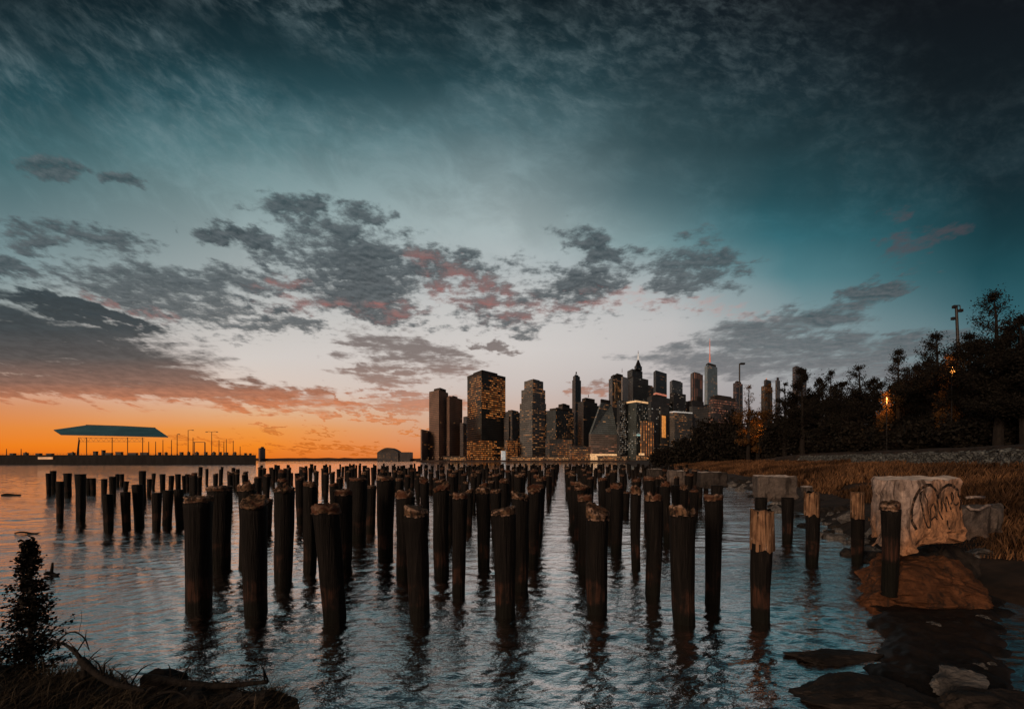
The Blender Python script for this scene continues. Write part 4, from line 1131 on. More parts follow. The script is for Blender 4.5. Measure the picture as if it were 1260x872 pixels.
# 3
T = Tower('office_tower', 'short dark block between the broad orange windowed tower and the stepped grey tower', 940, 620, 626, 640, 10, 50)
T.body(None, 512, fm(lit=.16, strength=.6, warm=OR)); T.body(None, 504, fm(lit=.1, strength=.5), (625, 630, 638, 10, 30), 'upper_block')
T = Tower('floodlit_house', 'small white floodlit building on the waterfront left of the stepped grey tower', 838, 616.5, 618, 622, 3, 12)
T.body(None, 554.5, G_WH); T.plant(554.4, 553.4, 616.8, 621, .5, 8)
T = Tower('low_block', 'low orange lit block on the waterfront just right of the broad orange windowed tower', 870, 621, 624, 637, 6, 30)
T.body(None, 541, fm(lit=.55, floors=.3, strength=.9, warm=OR, cw=5))
# 4
T = Tower('office_tower', 'stepped grey tower with notched shoulders and thin orange window lines', 880, 639.5, 655, 672, 35, 35)
m = fm(wall=(.070, .066, .062), lit=.22, floors=.22, strength=.7, cw=8, ch=4.5, wx=.9, wy=.35, warm=YE, glass=(.03, .03, .03))
T.body(None, 494, m); T.body(493.99, 477, m, (641.5, 655.5, 671, 33, 33), 'middle_tier'); T.body(476.99, 466.5, m, (645, 656, 668.5, 26, 28), 'upper_tier'); T.plant(466.5, 464.8, 650, 664, 14, 20)
# 5
T = Tower('office_block', 'wide low block of small dotted windows right of the stepped grey tower', 890, 672, 684, 706, 20, 50)
T.body(None, 504, fm(wall=(.028, .03, .03), lit=.26, floors=.05, strength=.6, cw=5, ch=4.2, wx=.6, wy=.5, warm=YE, run=1)); T.plant(504, 501, 676, 700, 15, 25)
T = Tower('domed_block', 'brown block with a rounded top peeping over the wide low block', 1050, 684, 692, 704, 20, 40)
T.body(None, 500, fm(wall=(.06, .042, .036), lit=.05)); T.plant(499.99, 496, 687, 701, 15, 30, 'rounded_top'); T.plant(496, 494.8, 691, 697, 20, 20, 'lantern')
# 7
T = Tower('slender_tower', 'slender dark tower with a small ball finial, standing alone above its neighbours', 1150, 704, 708, 715, 22, 26)
m = fm(wall=(.045, .036, .034), lit=.04, strength=.4)
T.body(None, 466, m); T.body(465.99, 461.5, m, (705, 708, 713.6, 18, 22), 'crown'); T.plant(461.5, 459.8, 706.8, 711.8, 8, 16, 'cap'); T.mast(709, 460, 457, 2.4, 16, 'finial', M_PLANT)
# 8
T = Tower('office_tower', 'dark plain tower just left of the sloping grey glass building', 960, 711, 718, 735, 30, 40)
m = fm(wall=(.025, .023, .022), lit=.06, strength=.5); T.body(None, 493, m); T.plant(493, 488, 716, 732, 14, 30); T.mast(724, 488.5, 485, 1.0, 22)
T = Tower('low_block', 'low lit block at the waterfront left of the sloping grey glass building', 850, 700, 703, 726, 8, 20)
T.body(None, 549, fm(lit=.5, floors=.3, strength=.8, warm=OR, cw=5)); T.plant(549, 547.5, 705, 720, 6, 12)
# 9: sloping glass
T = Tower('glass_building', 'grey green glass building whose sloping shoulders narrow towards the roof', 870, 724.5, 727, 760, 10, 30)
m = fm(wall=(.075, .085, .083), lit=.20, floors=.30, strength=.55, cw=9, ch=4.6, wx=.93, wy=.4, warm=YE, glass=(.055, .06, .06))
T.body(None, 534, fm(wall=(.11, .085, .07), lit=.34, floors=.5, strength=.6, cw=9, ch=4.6, wx=.94, wy=.4, warm=RD, glass=(.06, .05, .045)))
T.body(533.99, 495, m, None, 'sloped_top', (738.5, 740, 752.5, 10, 26)); T.plant(495, 490.5, 738.6, 751, 11, 18)
T.band(566, 558, G_YE, part='lit_lobby', grow=.4)
# 10
T = Tower('office_tower', 'tower with a slanted roof and a yellow lit face behind the sloping glass building', 1080, 749, 753.5, 768, 30, 40)
m = fm(wall=(.05, .05, .05), lit=.25, floors=.2, strength=.6, warm=YE); T.body(None, 464, m); T.plant(463.9, 460, 751.5, 767, 10, 30); T.plant(460, 457.3, 757, 767, 12, 26, 'roof_step'); T.mast(765.5, 458, 453, .7, 25)
T.band(492, 470, fm(wall=(.08, .06, .045), lit=.5, floors=.2, strength=.5, warm=YE, cw=5, ch=9, wx=.5, wy=.9), (756, 757, 766.5, 3, 20), 'lit_face', .2)
T = Tower('glass_building', 'pale thin glass slab squeezed between the slanted roof tower and the spired dark tower', 1060, 764.5, 766, 773, 12, 22)
T.body(None, 463, plain('pale_glass', (.30, .29, .28), (.42, .40, .39), .05, .3, 0.0))
# 12: spired tower
T = Tower('spired_tower', 'tall dark stepped tower with a peaked crown and a pale lit spire', 1120, 771.5, 779, 797.8, 40, 45)
m = fm(wall=(.028, .030, .029), lit=.03, strength=.4, warm=WH)
T.body(None, 463, m); T.body(462.99, 453.6, m, (771.8, 778, 790.6, 32, 36), 'upper_tier'); T.body(453.58, 448.5, m, (780.6, 783, 790, 22, 24), 'crown'); T.body(448.5, 442.5, M_PLANT, (781.5, 783.8, 789, 18, 20), 'pyramid_roof', (784.4, 785, 786.2, 4, 4))
T.mast(785.3, 443, 435, 3.2, 14, 'spire', G_WH); T.mast(785.3, 436, 431.5, 1.0, 14, 'spire_tip', M_MAST)
# in front of it
T = Tower('glass_tower', 'dark green glass tower with a pale orange roof line in front of the spired tower', 880, 770, 783, 797.5, 25, 28)
T.body(None, 494.5, fm(wall=(.03, .034, .032), lit=.26, floors=.12, strength=.55, cw=5, ch=4.4, wx=.55, wy=.55, warm=WH, run=1, glass=(.03, .036, .034))); T.band(494.4, 492.4, G_YE, part='lit_cornice', grow=.3)
T.band(536, 534, glow_mat('mint_sign', (.6, 1.0, .9), .5), (783, 784, 797, 1, 25), 'lit_sign', .3)
T = Tower('office_tower', 'narrow dark dotted tower at the left of the dark green glass tower', 870, 759, 763, 771, 15, 25)
T.body(None, 492, fm(wall=(.02, .02, .021), lit=.30, floors=.02, strength=.7, cw=4.4, ch=4.2, wx=.55, wy=.5, run=1, warm=WH))
# 13
T = Tower('office_tower', 'plain square topped tower with a red light strip, right of the spired tower', 1000, 804, 807, 820.5, 22, 40)
T.body(None, 455.3, fm(wall=(.040, .044, .045), lit=.03, strength=.4)); T.band(484.8, 482.6, G_RD, part='red_strip', grow=.4)
T = Tower('office_tower', 'dark shoulder block below the square topped tower', 950, 796, 802, 824, 25, 40)
T.body(None, 487, fm(wall=(.03, .031, .031), lit=.10, strength=.5, warm=RD)); T.plant(487, 484.5, 800, 818, 15, 25)
# 14
T = Tower('office_tower', 'squat grey glass tower left of the red striped tower', 1150, 824, 827, 840, 25, 40)
T.body(None, 467.5, fm(wall=(.06, .065, .066), lit=.07, strength=.5, warm=WH)); T.plant(467.5, 466.3, 826, 838, 8, 20)
T = Tower('office_tower', 'dark block under the squat grey glass tower', 1000, 824, 829, 844, 20, 35)
T.body(None, 482.5, fm(wall=(.022, .022, .022), lit=.13, strength=.5, warm=WH, run=1))
# 15
T = Tower('striped_tower', 'tower with red lit vertical window stripes, left of the tallest tower', 1300, 849.5, 853, 865, 25, 40)
T.body(None, 458, fm(wall=(.05, .04, .037), lit=.55, floors=.1, strength=.55, cw=11, ch=30, wx=.3, wy=.97, warm=RD, run=1)); T.plant(458, 456.5, 852, 862, 10, 20)
T = Tower('office_tower', 'dark low tower in front of the red striped tower', 1050, 846, 852, 866, 20, 35)
T.body(None, 492, fm(wall=(.022, .02, .02), lit=.08, strength=.5, warm=RD)); T.plant(492, 486, 855, 865, 12, 25)
# 16 tallest
T = Tower('glass_skyscraper', 'tallest tower, pale blue green glass with a red needle spire', 1600, 866, 870, 884, 40, 55)
m = fm(wall=(.12, .155, .165), lit=.14, floors=.12, strength=.5, cw=8, ch=5, wx=.95, wy=.5, warm=YE, glass=(.10, .135, .145), zlo=-50, zhi=gz(490, 1600))
T.body(None, 448.5, m, topf=(867, 870.5, 882.6, 34, 48)); T.plant(448.5, 445.5, 868.6, 881, 12, 40, 'crown'); T.mast(873.4, 445.6, 432, 3.2, 30, 'spire', M_RED); T.mast(873.4, 432, 416.5, 1.6, 30, 'spire_needle', M_RED)
# 17
T = Tower('wide_building', 'wide building with a dark curved roof and rows of pink lit windows', 900, 872, 878, 907, 20, 50)
T.body(None, 490, fm(wall=(.035, .03, .03), lit=.45, floors=.35, strength=.6, cw=5, ch=5.5, wx=.75, wy=.4, warm=RD)); T.plant(490, 486, 874, 905, 3, 45, 'roof'); T.plant(486, 484.3, 879, 900, 10, 30, 'roof_top')
T = Tower('office_tower', 'dim red windowed tower just left of the roadside lamp pole', 1100, 902, 906, 914, 20, 30)
T.body(None, 470, fm(wall=(.05, .04, .04), lit=.2, strength=.5, warm=RD)); T.plant(470, 467.5, 904.5, 912, 8, 18)
# 19
T = Tower('office_tower', 'brown tower with a red lamp on its roof, seen through the thin trees', 1000, 936.5, 941, 950.5, 18, 28)
T.body(None, 474, fm(wall=(.06, .045, .035), lit=.22, strength=.6, warm=OR)); T.body(474, 466.5, fm(wall=(.05, .035, .03), lit=.1), (940, 942.5, 949, 14, 22), 'upper_tier'); T.mast(943, 467, 465, 1.5, 12, 'roof_lamp', G_RD)
T = Tower('slender_tower', 'thin pale tower seen through the thin trees, right of the brown tower', 1000, 954, 956, 960, 10, 14)
T.body(None, 467, fm(wall=(.12, .10, .095), lit=.12, strength=.5)); T.plant(467, 463.5, 955.5, 958.5, 4, 8)
T = Tower('office_tower', 'dark brown tower rising above the trees well right of the skyline', 800, 975, 979, 992.5, 15, 35)
T.body(None, 450, fm(wall=(.06, .045, .042), lit=.05, strength=.4, ch=5)); T.plant(450, 449.3, 977, 990, 6, 20)
# fill along the foot
T = Tower('orange_tower', 'narrow tower front floodlit bright orange', 860, 812.5, 813.5, 822.5, 5, 20)
T.body(None, 500, fm(wall=(.04, .035, .03), lit=.1)); T.band(538, 511, G_OR, (814.5, 815, 821, 1, 18), 'floodlit_face', .3)
T = Tower('office_block', 'dark block between the dark green glass tower and the orange floodlit front', 850, 797.5, 801, 812.5, 8, 20)
T.body(None, 494, fm(wall=(.03, .03, .03), lit=.16, strength=.6, warm=WH, run=1))
T = Tower('orange_block', 'block with tall orange lit window columns at the foot of the dark green glass tower', 835, 788, 790, 804.5, 4, 10)
T.body(None, 518, fm(wall=(.035, .028, .024), lit=.6, floors=.2, strength=1.0, cw=6.5, ch=5.5, wx=.45, wy=.85, warm=OR, run=1))
T = Tower('terminal_house', 'small bright waterfront house below the tall orange window columns', 826, 783, 784.5, 796, 3, 10)
T.body(None, 560, fm(wall=(.12, .08, .05), lit=.85, floors=.5, strength=1.0, warm=YE, cw=4, ch=4)); T.plant(560, 557.3, 786, 793, 2, 6, 'gable_roof', G_YE)
T = Tower('office_block', 'mid height block with scattered yellow windows left of the dark bushes', 860, 824, 830, 852, 10, 25)
T.body(None, 507, fm(wall=(.04, .038, .036), lit=.30, floors=.12, strength=.6, warm=YE, cw=5)); T.band(507, 505.7, G_WH, part='pale_cornice', grow=.2)
T = Tower('office_block', 'grey block behind the dark bushes, below the tallest tower', 900, 848, 852, 875, 10, 25)
T.body(None, 500, fm(wall=(.05, .047, .045), lit=.14, strength=.5, warm=YE))
T = Tower('office_block', 'dark block filling the gap left of the narrow dotted tower', 920, 735, 742, 762, 20, 30)
T.body(None, 515, fm(wall=(.025, .025, .026), lit=.2, strength=.5))
T = Tower('office_block', 'low dark block with many windows at the foot of the wide low block', 845, 671, 676, 704, 8, 15)
T.body(None, 540, fm(wall=(.03, .028, .026), lit=.42, floors=.15, strength=.7, warm=OR, cw=5))

for (a, b_, yt, D_, lt, lab) in [(622, 641, 506, 1250, .2, 'far dark block showing between the broad orange windowed tower and the stepped grey tower'), (668, 688, 508, 1200, .2, 'far block just right of the stepped grey tower, behind the wide low block'),
      (728, 746, 500, 1300, .15, 'far dark block behind the shoulder of the sloping grey glass building'), (788, 806, 474, 1350, .15, 'far dark block directly right of the spired tower'), (838, 852, 494, 1300, .2, 'far block left of the red striped tower'),
      (862, 876, 498, 1250, .2, 'far block at the foot of the tallest tower'), (816, 834, 494, 1200, .25, 'far block between the orange floodlit front and the squat grey glass tower'), (570, 580, 512, 1100, .2, 'far narrow block in the gap left of the broad orange windowed tower')]:
    T = Tower('office_block', lab, D_, a, a + 4, b_, 15, 35); T.body(None, yt, fm(wall=(.03, .028, .028), lit=lt, strength=.6, warm=OR)); T.plant(yt, yt - 1.6, a + 5, b_ - 3, 10, 25)
# waterfront of the city
mb = MB(); D = 815; mb.box(gx(512, D), gx(1000, D), D, D + 250, -1, 2.9); o = mb.build('city_quay', M_PROM); tag(o, kind='structure')
rl = random.Random(4)
lm = MB(); lm.tube([(0, 0, 0), (0, 0, 4.2)], .25, 5); l0 = lm.build('lamp_post', M_METAL)
gl = MB(); gl.tube([(0, 0, 4.2), (0, 0, 5.0), (0, 0, 5.8)], [.5, 1.0, .4], 6); g0 = gl.build('lamp_globe', M_LAMP, l0)
for i in range(52):
    if i: o = l0.copy(); C.objects.link(o); g = g0.copy(); C.objects.link(g); g.parent = o
    else: o = l0
    px = 528 + 268 * i / 51 + rl.uniform(-1.5, 1.5)
    o.location = (gx(px, 819), 819 + rl.uniform(0, 4), 2.9); s = rl.uniform(.7, 1.25); o.scale = (s, s, s)
    tag(o, 'tiny glowing lamp in the string of lights along the city waterfront', 'street lamp', 'lamps along the city waterfront')
def ferry_shed(px0, px1, yt, lab, D=822):
    root = empty('waterfront_shed', (gx((px0 + px1) / 2, D), D, 2.9), lab, 'shed'); w = gx(px1, D) - gx(px0, D); h = gz(yt, D) - 2.9
    mb = MB(); mb.prism([(-w / 2, 3), (w / 2, 3), (w / 2, 14), (-w / 2, 14)], 0, h * .75, 0); mb.build('lit_wall', [fm(wall=(.08, .06, .04), lit=.75, floors=.5, strength=1.0, warm=YE, cw=4, ch=3, wx=.75, wy=.7), M_PLANT], root)
    mb = MB(); mb.box(-w / 2 - 1, w / 2 + 1, 2, 15, h * .75 + .01, h); mb.build('roof', M_PLANT, root)
ferry_shed(545, 572, 561.0, 'long low lit shed on the waterfront at the foot of the brown twin slab tower')
ferry_shed(628, 700, 561.2, 'longest low lit shed on the waterfront, below the stepped grey tower')
ferry_shed(737, 772, 560.6, 'low lit shed on the waterfront below the sloping grey glass building')
ferry_shed(797, 812, 561.0, 'short low lit shed on the waterfront beside the dark bushes')

# low buildings between the pier and the city
D = 1480
T = Tower('apartment_tower', 'lone dark tower on the far shore just right of the pier tip', D, 318, 320, 326.5, 20, 30); T.body(None, 551, fm(wall=(.03, .022, .022), lit=.02)); T.plant(551, 549.3, 321, 325, 8, 12)
root = empty('arched_hall', (gx(477, D), D, 0), 'low dark hall with an arched roof on the far shore left of the city', 'hall')
mb = MB(); n = 12; x0, x1 = gx(464, D) - gx(477, D), gx(490, D) - gx(477, D)
pts = [(x0 + (x1 - x0) * i / n, gz(556.5, D) + (gz(550.5, D) - gz(556.5, D)) * math.sin(math.pi * (i / n))) for i in range(n + 1)]
for a, b_ in zip(pts, pts[1:]): mb.face([(a[0], 0, a[1]), (b_[0], 0, b_[1]), (b_[0], 60, b_[1]), (a[0], 60, a[1])])
mb.face([(x, -.05, z) for x, z in pts]); mb.build('arched_roof', M_PLANT, root)
mb = MB(); mb.prism([(x0, .3), (x1, .3), (x1, 60), (x0, 60)], 0, gz(556.5, D) - .01); mb.build('wall', [fm(wall=(.03, .024, .022), lit=.2, strength=.4), M_PLANT], root)
mb = MB(); mb.prism([(x1 + .5, 5), (gx(504, D) - gx(477, D), 5), (gx(504, D) - gx(477, D), 50), (x1 + .5, 50)], 0, gz(556, D)); mb.build('side_wing', [fm(wall=(.03, .022, .02), lit=.1, strength=.4), M_PLANT], root)

# ================================================================== TREES OF THE RIGHT BANK
def tree(name, label, px, yt, D, wpx, seed, dens=1.0, leaf=None, trunk_px=None, nclump=None, lsize=1.0, group='trees on the right bank', bare=0.0, narrow=1.0, cat='tree'):
    r_ = random.Random(seed); rs = np.random.RandomState(seed)
    X = gx(px, D); z0 = ground_at(X, D) - .15; Ht = gz(yt, D) - z0; W = wpx / F * D / 2 * .9
    root = empty(name, (X, D, z0), label, cat, group)
    mb = MB(); tips = []
    tr = .018 * Ht + .06
    def limb(p, d, L, r, lev):
        pts = [p]; rad = [r]; n = 5; q = p.copy(); dd = d.copy()
        for i in range(n):
            dd = (dd + Vector((r_.uniform(-1, 1), r_.uniform(-1, 1), r_.uniform(-.3, .7))) * .20).normalized()
            q = q + dd * (L / n); pts.append(q.copy()); rad.append(max(.012, r * (1 - .75 * (i + 1) / n)))
            if lev < 3 and i >= 1:
                for _ in range(2 if lev < 2 else 1):
                    a = r_.uniform(0, 6.28); s = Vector((math.cos(a), math.sin(a), r_.uniform(.05, .8)))
                    limb(q.copy(), (dd * .55 + s * .75).normalized(), L * r_.uniform(.42, .66), rad[-1] * .7, lev + 1)
            if lev >= 2 and i >= 1: tips.append(q.copy())
            elif lev == 1 and i >= 3: tips.append(q.copy())
        mb.tube(pts, rad, 5 if lev else 7, cap=False)
        tips.append(q.copy())
    trunk_pts = []; q = Vector((0, 0, 0)); n = 9
    for i in range(n + 1):
        trunk_pts.append(q.copy()); q = q + Vector((r_.uniform(-.05, .05) * Ht / n, r_.uniform(-.05, .05) * Ht / n, Ht * .9 / n))
    mb.tube(trunk_pts, [tr * (1 - .88 * i / n) for i in range(n + 1)], 8, cap=False)
    for i in range(2, n + 1):
        f = i / n
        for _ in range(3):
            a = r_.uniform(0, 6.28); up = .22 + 1.7 * f * f
            prof = (1.02 - f) ** .55 * min(1, f * 2.6) + .05
            L = W * prof * r_.uniform(.75, 1.1) * narrow
            limb(trunk_pts[i].copy(), Vector((math.cos(a), math.sin(a), up)).normalized(), max(.25, L), tr * .38 * (1.1 - f), 1 if f < .62 else 2)
    T_ = np.array([tuple(t) for t in tips])
    kz = Ht / np.percentile(T_[:, 2], 99.5); kx = W / np.percentile(np.abs(T_[:, 0]), 97)
    mb.v = [(a * kx, b_ * kx, c_ * kz) for a, b_, c_ in mb.v]; T_ = T_ * np.array([kx, kx, kz])
    mb.build('trunk', M_BARK, root)
    # keep inside the crown's outline
    k = int(74 * dens); base = np.repeat(T_, max(1, int(k * 900 / max(900, len(T_) * 3))), 0)
    nl = len(base)
    if nl > 34000: base = base[rs.choice(nl, 34000, False)]; nl = 34000
    c = base + rs.normal(0, 1, (nl, 3)) * np.array([.24, .24, .20]) * (.45 + W * .09)
    wide = rs.rand(nl) < .4; c[wide] = base[wide] + rs.normal(0, 1, (int(wide.sum()), 3)) * np.array([.5, .5, .45]) * (.45 + W * .09)
    if bare: 
        keep = np.array([mnoise.noise(Vector(p) * .55 + Vector((seed, 0, 0))) > -.55 + bare for p in c]); c = c[keep]; nl = len(c)
    s = (.024 + .0009 * D) * lsize * rs.uniform(.6, 1.3, (nl, 1))
    a = rs.normal(0, 1, (nl, 3)); a /= np.linalg.norm(a, axis=1)[:, None]; b_ = rs.normal(0, 1, (nl, 3)); b_ -= a * (a * b_).sum(1)[:, None]; b_ /= np.linalg.norm(b_, axis=1)[:, None]
    vs = np.stack([c - a * s * 1.3, c - b_ * s * .7, c + a * s * 1.3, c + b_ * s * .7], 1).reshape(-1, 3)
    mesh_np('crown', vs, np.arange(nl * 4).reshape(nl, 4), leaf or M_LEAF, root)
    return root
def bush(label, px, yt, D, wpx, seed, leaf=None, n=5200, name='bush', group='bushes along the right bank'):
    rs = np.random.RandomState(seed); X = gx(px, D); z0 = ground_at(X, D) - .1; Ht = gz(yt, D) - z0; W = wpx / F * D / 2
    root = empty(name, (X, D, z0), label, 'bush', group)
    mb = MB(); r_ = random.Random(seed)
    cl = []
    for i in range(46):
        a = r_.uniform(0, 6.28); q = r_.random() ** .5; x = math.cos(a) * q * W; y = math.sin(a) * q * W * .6
        top = Ht * (1 - .5 * (x / W) ** 2) * r_.uniform(.6, 1.0)
        mb.tube([(x * .3, y * .3, 0), (x * .7, y * .7, top * .55), (x, y, top)], [.05, .03, .01], 4, cap=False)
        for j in range(5): f = r_.uniform(.05, 1); cl.append((x * (.5 + .5 * f), y * (.5 + .5 * f), top * f))
    mb.build('stems', M_BARK, root)
    cl = np.array(cl); c = cl[rs.randint(0, len(cl), n)] + rs.normal(0, 1, (n, 3)) * np.array([W * .12, W * .12, Ht * .06])
    c[:, 2] = np.maximum(c[:, 2], .02); s = (.05 + .0022 * D) * rs.uniform(.6, 1.3, (n, 1))
    a = rs.normal(0, 1, (n, 3)); a /= np.linalg.norm(a, axis=1)[:, None]; b_ = rs.normal(0, 1, (n, 3)); b_ -= a * (a * b_).sum(1)[:, None]; b_ /= np.linalg.norm(b_, axis=1)[:, None]
    vs = np.stack([c - a * s * 1.2, c - b_ * s * .75, c + a * s * 1.2, c + b_ * s * .75], 1).reshape(-1, 3)
    mesh_np('foliage', vs, np.arange(n * 4).reshape(n, 4), leaf or M_LEAF, root)
BU = [(818, 549, 150, 36, 'low dark bush at the left end of the bank, nearest the open river'), (842, 537, 140, 46, 'dark rounded bush second from the left end of the bank'), (868, 514, 128, 52, 'dark bush in front of the grey block below the tallest tower'),
 (898, 503, 118, 56, 'dark bush below the wide building with pink lit windows'), (930, 502, 108, 54, 'dark bush left of the glowing orange lamp in the foliage'), (962, 500, 98, 56, 'dark bush below the thin pale tower'), (996, 506, 88, 62, 'dark bush at the foot of the tall black tree'),
 (1030, 512, 76, 66, 'dark bush above the left end of the stone wall'), (1068, 514, 68, 72, 'dark bush above the middle left of the stone wall'), (1108, 516, 58, 76, 'dark bush under the leaning two part tree'), (1152, 510, 50, 84, 'dark bush under the orange lit foliage'), (1200, 500, 44, 96, 'tall dark bush above the right part of the stone wall'), (1250, 486, 41, 90, 'tall dark bush at the right edge above the stone wall')]
for i, (px, yt, D, w, lab) in enumerate(BU): bush(lab, px, yt, D, w, 500 + i, n=5000 if D > 70 else 8000)
tree('thin_tree', 'thin half bare tree with ochre leaves beside the roadside lamp pole', 921, 476, 104, 34, 601, .30, M_ALEAF, bare=.35)
tree('thin_tree', 'thin ochre tree in front of the brown tower with a red roof lamp', 944, 474, 102, 30, 602, .32, M_ALEAF, bare=.3)
tree('thin_tree', 'thin grey leaved tree in front of the thin pale tower', 966, 472, 96, 28, 603, .35, M_LEAF, bare=.25)
tree('dense_tree', 'tall black tree in front of the dark brown tower', 988, 456, 86, 46, 604, 2.4, M_LEAF, lsize=1.1)
tree('loose_tree', 'loose dark tree with sky showing through, right of the tall black tree', 1022, 458, 80, 50, 605, .62, M_LEAF, bare=.15)
tree('loose_tree', 'loose dark tree with pale gaps in the middle of the tree row', 1058, 452, 70, 54, 606, .62, M_LEAF, bare=.15)
tree('dense_tree', 'two part dark tree, dense on its right side, left of the lit orange foliage', 1106, 432, 60, 50, 607, 1.0, M_LEAF)
tree('dense_tree', 'tall dark tree carrying the orange lit foliage', 1155, 412, 50, 66, 608, 1.2, M_LEAF)
tree('dense_tree', 'black tree behind the tall floodlight pole', 1192, 414, 46, 56, 609, 1.4, M_LEAF)
tree('broad_tree', 'broad tall tree with an airy top in the upper right of the bank', 1228, 362, 40, 92, 610, 1.25, M_LEAF, lsize=1.05)
tree('dense_tree', 'solid black tree at the right edge below the broad airy tree', 1262, 392, 38, 80, 611, 1.8, M_LEAF, lsize=1.2)

BACK = [(1008, 468, 112, 40, 'dense'), (1036, 472, 108, 46, 'dense'), (1076, 468, 96, 50, 'dense'), (1128, 452, 84, 52, 'dense'), (1142, 446, 74, 50, 'dense'), (1176, 436, 66, 54, 'dense'), (1206, 420, 60, 56, 'dense'), (1244, 404, 54, 60, 'dense')]
BL = ['dark tree filling the gap behind the tall black tree and the loose tree', 'dark tree seen between the two loose trees, farther back', 'dark tree behind the middle lamp of the tree row', 'dark tree just right behind the two part tree', 'dark tree between the two part tree and the tree with orange lit foliage', 'dark tree farther back, right behind the orange lit foliage', 'dark tree under the head of the floodlight pole, farther back', 'dark tree farthest back at the right edge']
for i, (px, yt, D, w, k) in enumerate(BACK): tree('dense_tree', BL[i], px, yt, D, w * 1.25, 640 + i, 1.0, M_LEAF, lsize=1.25)
# tall poles and the glowing lamps among the trees
X = gx(910, 126); lamp_post(910, 126, ground_at(X, 126) - .1, 447, .8, 'tall dark roadside lamp pole left of the thin trees', None, False, None, .22)
def floodlight():
    D = 54; X = gx(1183, D); z0 = ground_at(X, D); h = gz(376, D) - z0
    root = empty('floodlight_pole', (X, D, z0), 'tall leaning floodlight pole with a bracket of lamps rising above the right trees', 'floodlight pole')
    lx = -.62
    mb = MB(); mb.tube([(0, 0, 0), (lx * .5, 0, h * .6), (lx, 0, h)], [.2, .17, .14], 8); mb.build('pole', M_METAL, root)
    mb = MB(); mb.tube([(lx - .30, 0, h + .02), (lx + .45, 0, h + .02)], .06, 6); mb.tube([(lx + .45, 0, h), (lx + .5, 0, h - .5)], .05, 5); mb.tube([(lx - .35, 0, h - 1.5), (lx + .1, 0, h - 1.45)], .05, 5); mb.build('bracket', M_METAL, root)
    for (dx, dz) in ((-.22, -.12), (.52, -.55), (-.36, -1.5)):
        mb = MB(); mb.box(lx + dx - .20, lx + dx + .20, -.15, .12, h + dz - .2, h + dz + .12); mb.build('lamp_head', M_METAL, root)
floodlight()
def street_lamp(px, py, D, lab, watts):
    X = gx(px, D); z0 = ground_at(X, D); h = gz(py, D) - z0
    root = empty('street_lamp', (X, D, z0), lab, 'street lamp', 'glowing street lamps among the bank trees')
    mb = MB(); mb.tube([(0, 0, 0), (0, 0, h - .15)], [.07, .05], 6); mb.build('pole', M_METAL, root)
    mb = MB(); mb.tube([(0, 0, h - .15), (0, 0, h), (0, 0, h + .2)], [.05, .085, .03], 8); mb.build('lamp_globe', M_LAMP, root)
    ld = bpy.data.lights.new('lamp_light', 'SPOT'); ld.energy = watts * .9; ld.spot_size = R(150); ld.spot_blend = .6; ld.color = (1.0, .36, .07); ld.shadow_soft_size = .2
    lo = bpy.data.objects.new('lamp_light', ld); C.objects.link(lo); lo.parent = root; lo.location = (0, -.30, h - .4); lo.rotation_euler = Vector((0, 1, .25)).to_track_quat('-Z', 'Y').to_euler()
street_lamp(1171, 452, 45.5, 'glowing street lamp inside the orange lit foliage of the tall dark tree', 1500)
street_lamp(1091, 490, 57, 'small glowing street lamp between the two part tree and the middle loose tree', 900)
street_lamp(934, 528, 103, 'street lamp glowing orange in the bushes below the thin ochre trees', 2500)
tree('autumn_sapling', 'small orange leaved sapling lit by the lamp in the tall dark tree', 1170, 438, 46.6, 20, 621, .55, M_ALEAF, cat='sapling')
tree('autumn_sapling', 'small orange leaved sapling at the middle lamp of the tree row', 1090, 484, 58.5, 14, 622, .4, M_ALEAF, cat='sapling')
tree('autumn_sapling', 'small orange leaved sapling at the lamp below the thin ochre trees', 932, 516, 105, 22, 623, .4, M_ALEAF, cat='sapling')

# ================================================================== NEAR BANK, LOWER LEFT
def near_bank():
    nx, ny = 120, 70; v = np.zeros((ny, nx, 3))
    for j in range(ny):
        for i in range(nx):
            X = -9 + 7.4 * i / (nx - 1); Y = 1.2 + 5.4 * j / (ny - 1)
            # edge of the bank runs from the left, back to the bottom of the picture
            edge = float(np.interp(X, [-9, -6.4, -5.0, -4.1, -3.3, -2.55, -1.6], [6.6, 6.1, 5.75, 5.5, 5.55, 5.3, 3.8]))
            d = edge - Y + .25 * mnoise.noise(Vector((X * 1.3, Y * 1.3, 0)))
            z = (0.55 * (1 - math.exp(-d / .55)) * float(np.interp(X, [-9, -4.9, -3.6, -2.4, -1.6], [1.0, .72, .5, .42, .2])) if d > 0 else d * .8)
            z += .07 * mnoise.noise(Vector((X * 2.6, Y * 2.6, 1))) + .04 * mnoise.noise(Vector((X * 7, Y * 7, 2)))
            v[j, i] = (X, Y, max(z, -.6))
    o = mesh_np('near_bank', v.reshape(-1, 3), grid_faces(ny, nx), M_SOIL, smooth=True); tag(o, kind='structure')
    return v
NB = near_bank()
def nb_z(X, Y):
    i = int(round((X + 9) / 7.4 * 119)); j = int(round((Y - 1.2) / 5.4 * 69))
    return float(NB[min(69, max(0, j)), min(119, max(0, i)), 2])
